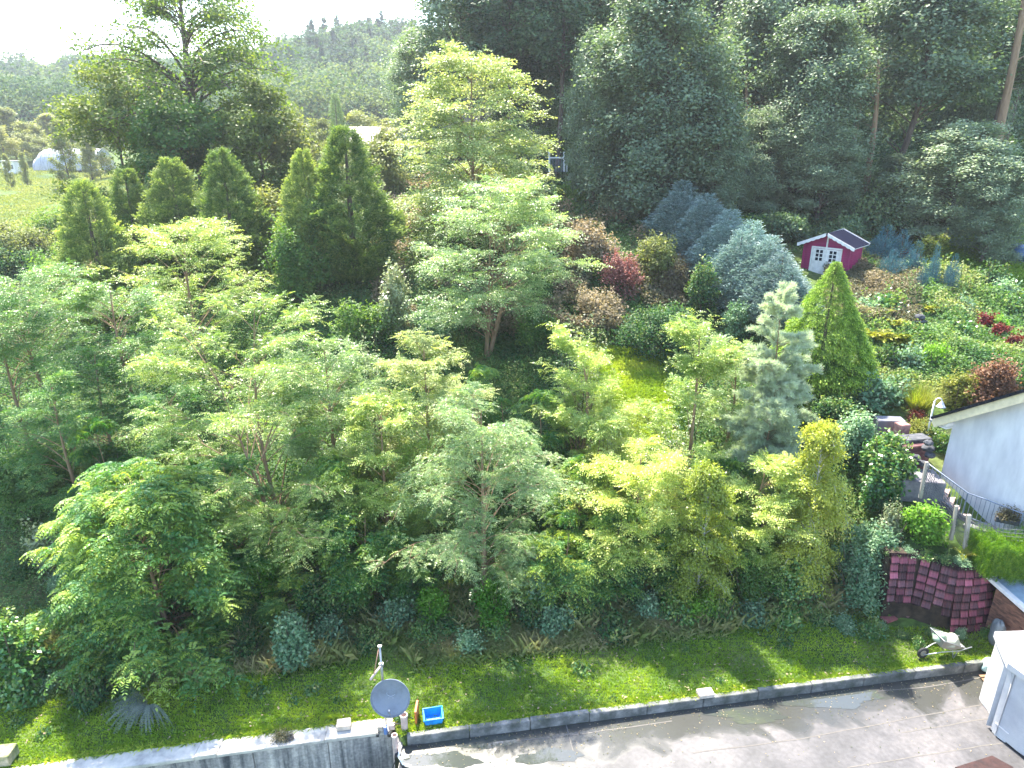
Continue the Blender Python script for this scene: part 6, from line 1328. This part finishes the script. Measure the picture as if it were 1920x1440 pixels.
for k, (cx, ty, Y, hf, mesh, mh, mr, mt, lab) in enumerate(woods):
    loc, H, R = spot(cx, ty, Y, hf); put_tree('forest_tree', lab, 'tree', loc, *mesh, M['bark'], M[mt], rz=k * 1.7, scale=(R / mr, R / mr, H / mh), group='trees at the edge of the woods')
rng = np.random.RandomState(210)
back = []
for row, (Y, step) in enumerate([(60, 105), (70, 100), (85, 100)]):
    cx = (1010 if row < 1 else 930) + row * 20
    if row >= 2: cx = 900
    while cx < 2040:
        back.append((cx + rng.uniform(-20, 20), Y + rng.uniform(-3, 3), row)); cx += step
for k, (cx, Y, row) in enumerate(back):
    ty = -220 + rng.uniform(-40, 40); loc, H, R = spot(cx, ty, Y, 75); mesh, mh, mr = [(fC, 22, 4.5), (fD, 24, 4.5), (fA, 20, 5)][k % 3]; H = min(H, 30)
    put_tree('forest_tree', 'tall dark tree deep in the woods behind the front row', 'tree', loc, *mesh, M['bark_tan' if k % 4 == 0 else 'bark'], M['forest'], rz=rng.rand() * 6, scale=(R / mr * 1.1, R / mr * 1.1, H / mh), group='tall trees deep in the woods')
# bare trunks seen in the woods
for (x0, y0, x1, y1, Y, r, lab) in [(1640, 195, 1632, 290, 45, .20, 'pale bare trunk right of the hornbeam'), (1612, 180, 1601, 250, 46, .16, 'bare trunk stub left of the pale one above the shed'), (1915, 20, 1878, 225, 43, .26, 'leaning bare brown trunk at the top right edge'), (1398, 175, 1397, 215, 49, .16, 'short bare trunk behind the juniper row')]:
    a = W(x0, y0, Y); b_ = W(x1, y1, Y); d = b_ - a; zz = tz(b_.x, Y); ex = b_ + d * max(0, (b_.z - zz + .3) / max(.1, -d.z)); tpz = a - d * .9; 
    o = empty('bare_tree', (ex.x, ex.y, zz), 0, lab, 'tree', 'bare trunks in the woods'); pts = [tpz.lerp(ex, s) - o.location + Vector((math.sin(s * 5) * .12, 0, 0)) for s in np.linspace(0, 1, 12)]
    V, Q = tubes([(np.array(pts), np.linspace(r * .45, r * 1.15, 12))], 10); link('trunk', quadmesh('trunk', V, Q, smooth=True), M['bark_tan'], o)
    br = []
    for s in (1, 3, 5, 6):
        p0 = np.array(pts[s]); e_ = p0 + np.array([rng.choice([-1, 1]) * rng.uniform(.5, 1.2), rng.uniform(-.3, .3), rng.uniform(.1, .6)]); br.append((np.stack([p0, (p0 + e_) / 2 + [0, 0, .1], e_]), np.array([.04, .025, .01])))
    V, Q = tubes(br, 5); link('branch_stub', quadmesh('branch_stub', V, Q, smooth=True), M['bark_tan'], o)
# undergrowth of the wood floor
X = rng.uniform(0, 75, 60000); Y = rng.uniform(42, 95, 60000); k = (X / Y > .03) & (X / Y < .85); X, Y = X[k], Y[k]
P = np.stack([X, Y, terr(X, Y) + rng.rand(len(X)) * (1.4 * vnoise(X, Y, 4))], 1); q, v = leaves(rng, P, .32, .15, 3, .5); stuff('forest_undergrowth', q, v, M['forest'], 'dark undergrowth of the wood floor')

# ------------------------------------------------------------------ valley trees and wooded hills
vA = make_tree_mesh(220, 'broad', 10, 3.4, .1, 'oval', None, nl=44, ntw=8, k=5, tl=.3, rise=.5, size=.34, spread=.32, kk=5); vB = make_tree_mesh(221, 'broad', 12, 2.2, .08, 'spire', None, nl=44, ntw=8, k=5, tl=.34, rise=.9, size=.30, spread=.26, kk=5)
val = [(120, 228, 92, 24, vB, 12, 2.2, 'olive', 'slender pale poplar in front of the polytunnel'), (45, 288, 98, 10, vB, 12, 2.2, 'olive', 'tiny young tree on the meadow crest'), (14, 290, 90, 10, vB, 12, 2.2, 'oak', 'small tree at the very left on the meadow'), (55, 232, 125, 34, vA, 10, 3.4, 'olive', 'brownish rounded tree left of the polytunnel'), (20, 205, 130, 30, vB, 12, 2.2, 'olive', 'pale tall tree at the far left beyond the meadow'), (95, 215, 135, 30, vB, 12, 2.2, 'olive', 'pale tree behind the polytunnel, first from the left'), (140, 225, 140, 30, vA, 10, 3.4, 'olive', 'pale rounded tree behind the polytunnel'), (180, 245, 110, 26, vA, 10, 3.4, 'olive', 'yellow-green bush-like tree at the right end of the polytunnel'), (165, 262, 104, 18, vB, 12, 2.2, 'olive', 'thin tree at the right of the polytunnel'), (75, 262, 120, 20, vA, 10, 3.4, 'maple', 'reddish-brown small tree left of the polytunnel'), (0, 240, 118, 30, vA, 10, 3.4, 'olive', 'yellow-green tree on the left edge beyond the meadow'), (600, 230, 80, 34, vA, 10, 3.4, 'olive', 'pale small tree behind the brown-tipped thuja'), (560, 215, 95, 30, vA, 10, 3.4, 'oak', 'rounded tree in the valley right of the oak'), (680, 215, 105, 44, vA, 10, 3.4, 'olive', 'pale rounded tree in front of the far house'), (735, 225, 85, 30, vA, 10, 3.4, 'oak', 'green tree in front of the far hill beside the tall feathery tree')]
for k, (cx, ty, Y, hf, mesh, mh, mr, mt, lab) in enumerate(val):
    loc, H, R = spot(cx, ty, Y, hf); put_tree('valley_tree', lab, 'tree', loc, *mesh, M['bark'], M[mt], rz=k * 1.1, scale=(R / mr, R / mr, max(1, H) / mh), group='trees in the valley')
loc, H, R = spot(633, 172, 105, 27); wm, cm = conifer_mesh(230, 18, 3.6, 4200, 1.3, 'cone', .9, .0, .25, 4, .25, .5, .2, .12, layers=.7); put_tree('spruce_tree', 'dark pointed spruce in the valley below the far ridge', 'tree', loc, wm, cm, M['bark'], M['thuja'], scale=(R / 3.6, R / 3.6, H / 18))
def farforest(name, n, xr, yr, label, seed, hr=(9, 16), con=.0):
    rng = np.random.RandomState(seed); qs, vs = [], []
    a = rng.uniform(xr[0], xr[1], n); Y = yr[0] + (yr[1] - yr[0]) * rng.rand(n); X = a * Y; Z = terr(X, Y); hv = vnoise(X, Y, 40)
    for i in range(n):
        h = rng.uniform(*hr); r = h * rng.uniform(.42, .62); isc = rng.rand() < con
        m_ = 620; u = rng.randn(m_, 3); u[:, 2] = np.abs(u[:, 2]) - .3; u = nrm(u); rr = 1 - .3 * rng.rand(m_) ** 2
        for _ in range(5): c = nrm(rng.randn(3) + [0, 0, .4]); rr = rr * (1 + .25 * (np.clip(u @ c, 0, 1) ** 6 - .2))
        if isc:
            t_ = rng.rand(m_) ** 1.3; az = rng.rand(m_) * 6.28; rd = (1 - t_) * h * .24 * rng.uniform(.7, 1.1, m_); P = np.stack([np.cos(az) * rd, np.sin(az) * rd, t_ * h * 1.25], 1)
        else: P = u * rr[:, None] * [r, r, h * .55] + [0, 0, h * .5]
        P = P + [X[i], Y[i], Z[i]]; sz = .0135 * Y[i] ** .8 * (.9 if isc else 1.0)
        q, v = leaves(rng, P, sz, .15, 1, .5, u, .75, np.full(m_, np.clip((.02 if isc else .15) + (0 if isc else .75) * rng.rand() * hv[i] * 1.6, 0, 1)), 0, .2); qs.append(q); vs.append(v)
    return stuff(name, np.concatenate(qs), np.concatenate(vs), M['hill'], label)
farforest('hillside_forest', 560, (-.85, -.10), (150, 330), 'wooded far hillside on the left beyond the valley', 240)
farforest('ridge_forest', 260, (-.36, .05), (200, 330), 'wooded ridge with conifers behind the valley in the middle', 241, (9, 14), .35)
farforest('crest_forest', 420, (-.9, .2), (320, 420), 'trees along the crest of the far hills', 242, (9, 14), .25)

# ------------------------------------------------------------------ the air
HZ = 0.0004
b = MB(); b.hexa([(-720, -80, -7), (720, -80, -7), (720, 1000, -7), (-720, 1000, -7)], [(-720, -80, 110), (720, -80, 110), (720, 1000, 110), (-720, 1000, 110)])
hm = bpy.data.materials.new('haze_air'); hm.use_nodes = True; hn = hm.node_tree.nodes; hn.remove(hn['Principled BSDF'])
pv = hn.new('ShaderNodeVolumePrincipled'); pv.inputs['Color'].default_value = (.86, .90, 1.0, 1); pv.inputs['Density'].default_value = HZ; pv.inputs['Anisotropy'].default_value = .3
hm.node_tree.links.new(pv.outputs[0], hn['Material Output'].inputs['Volume'])
tag(b.build('haze', hm), 'thin pale haze over the valley', kind='stuff')
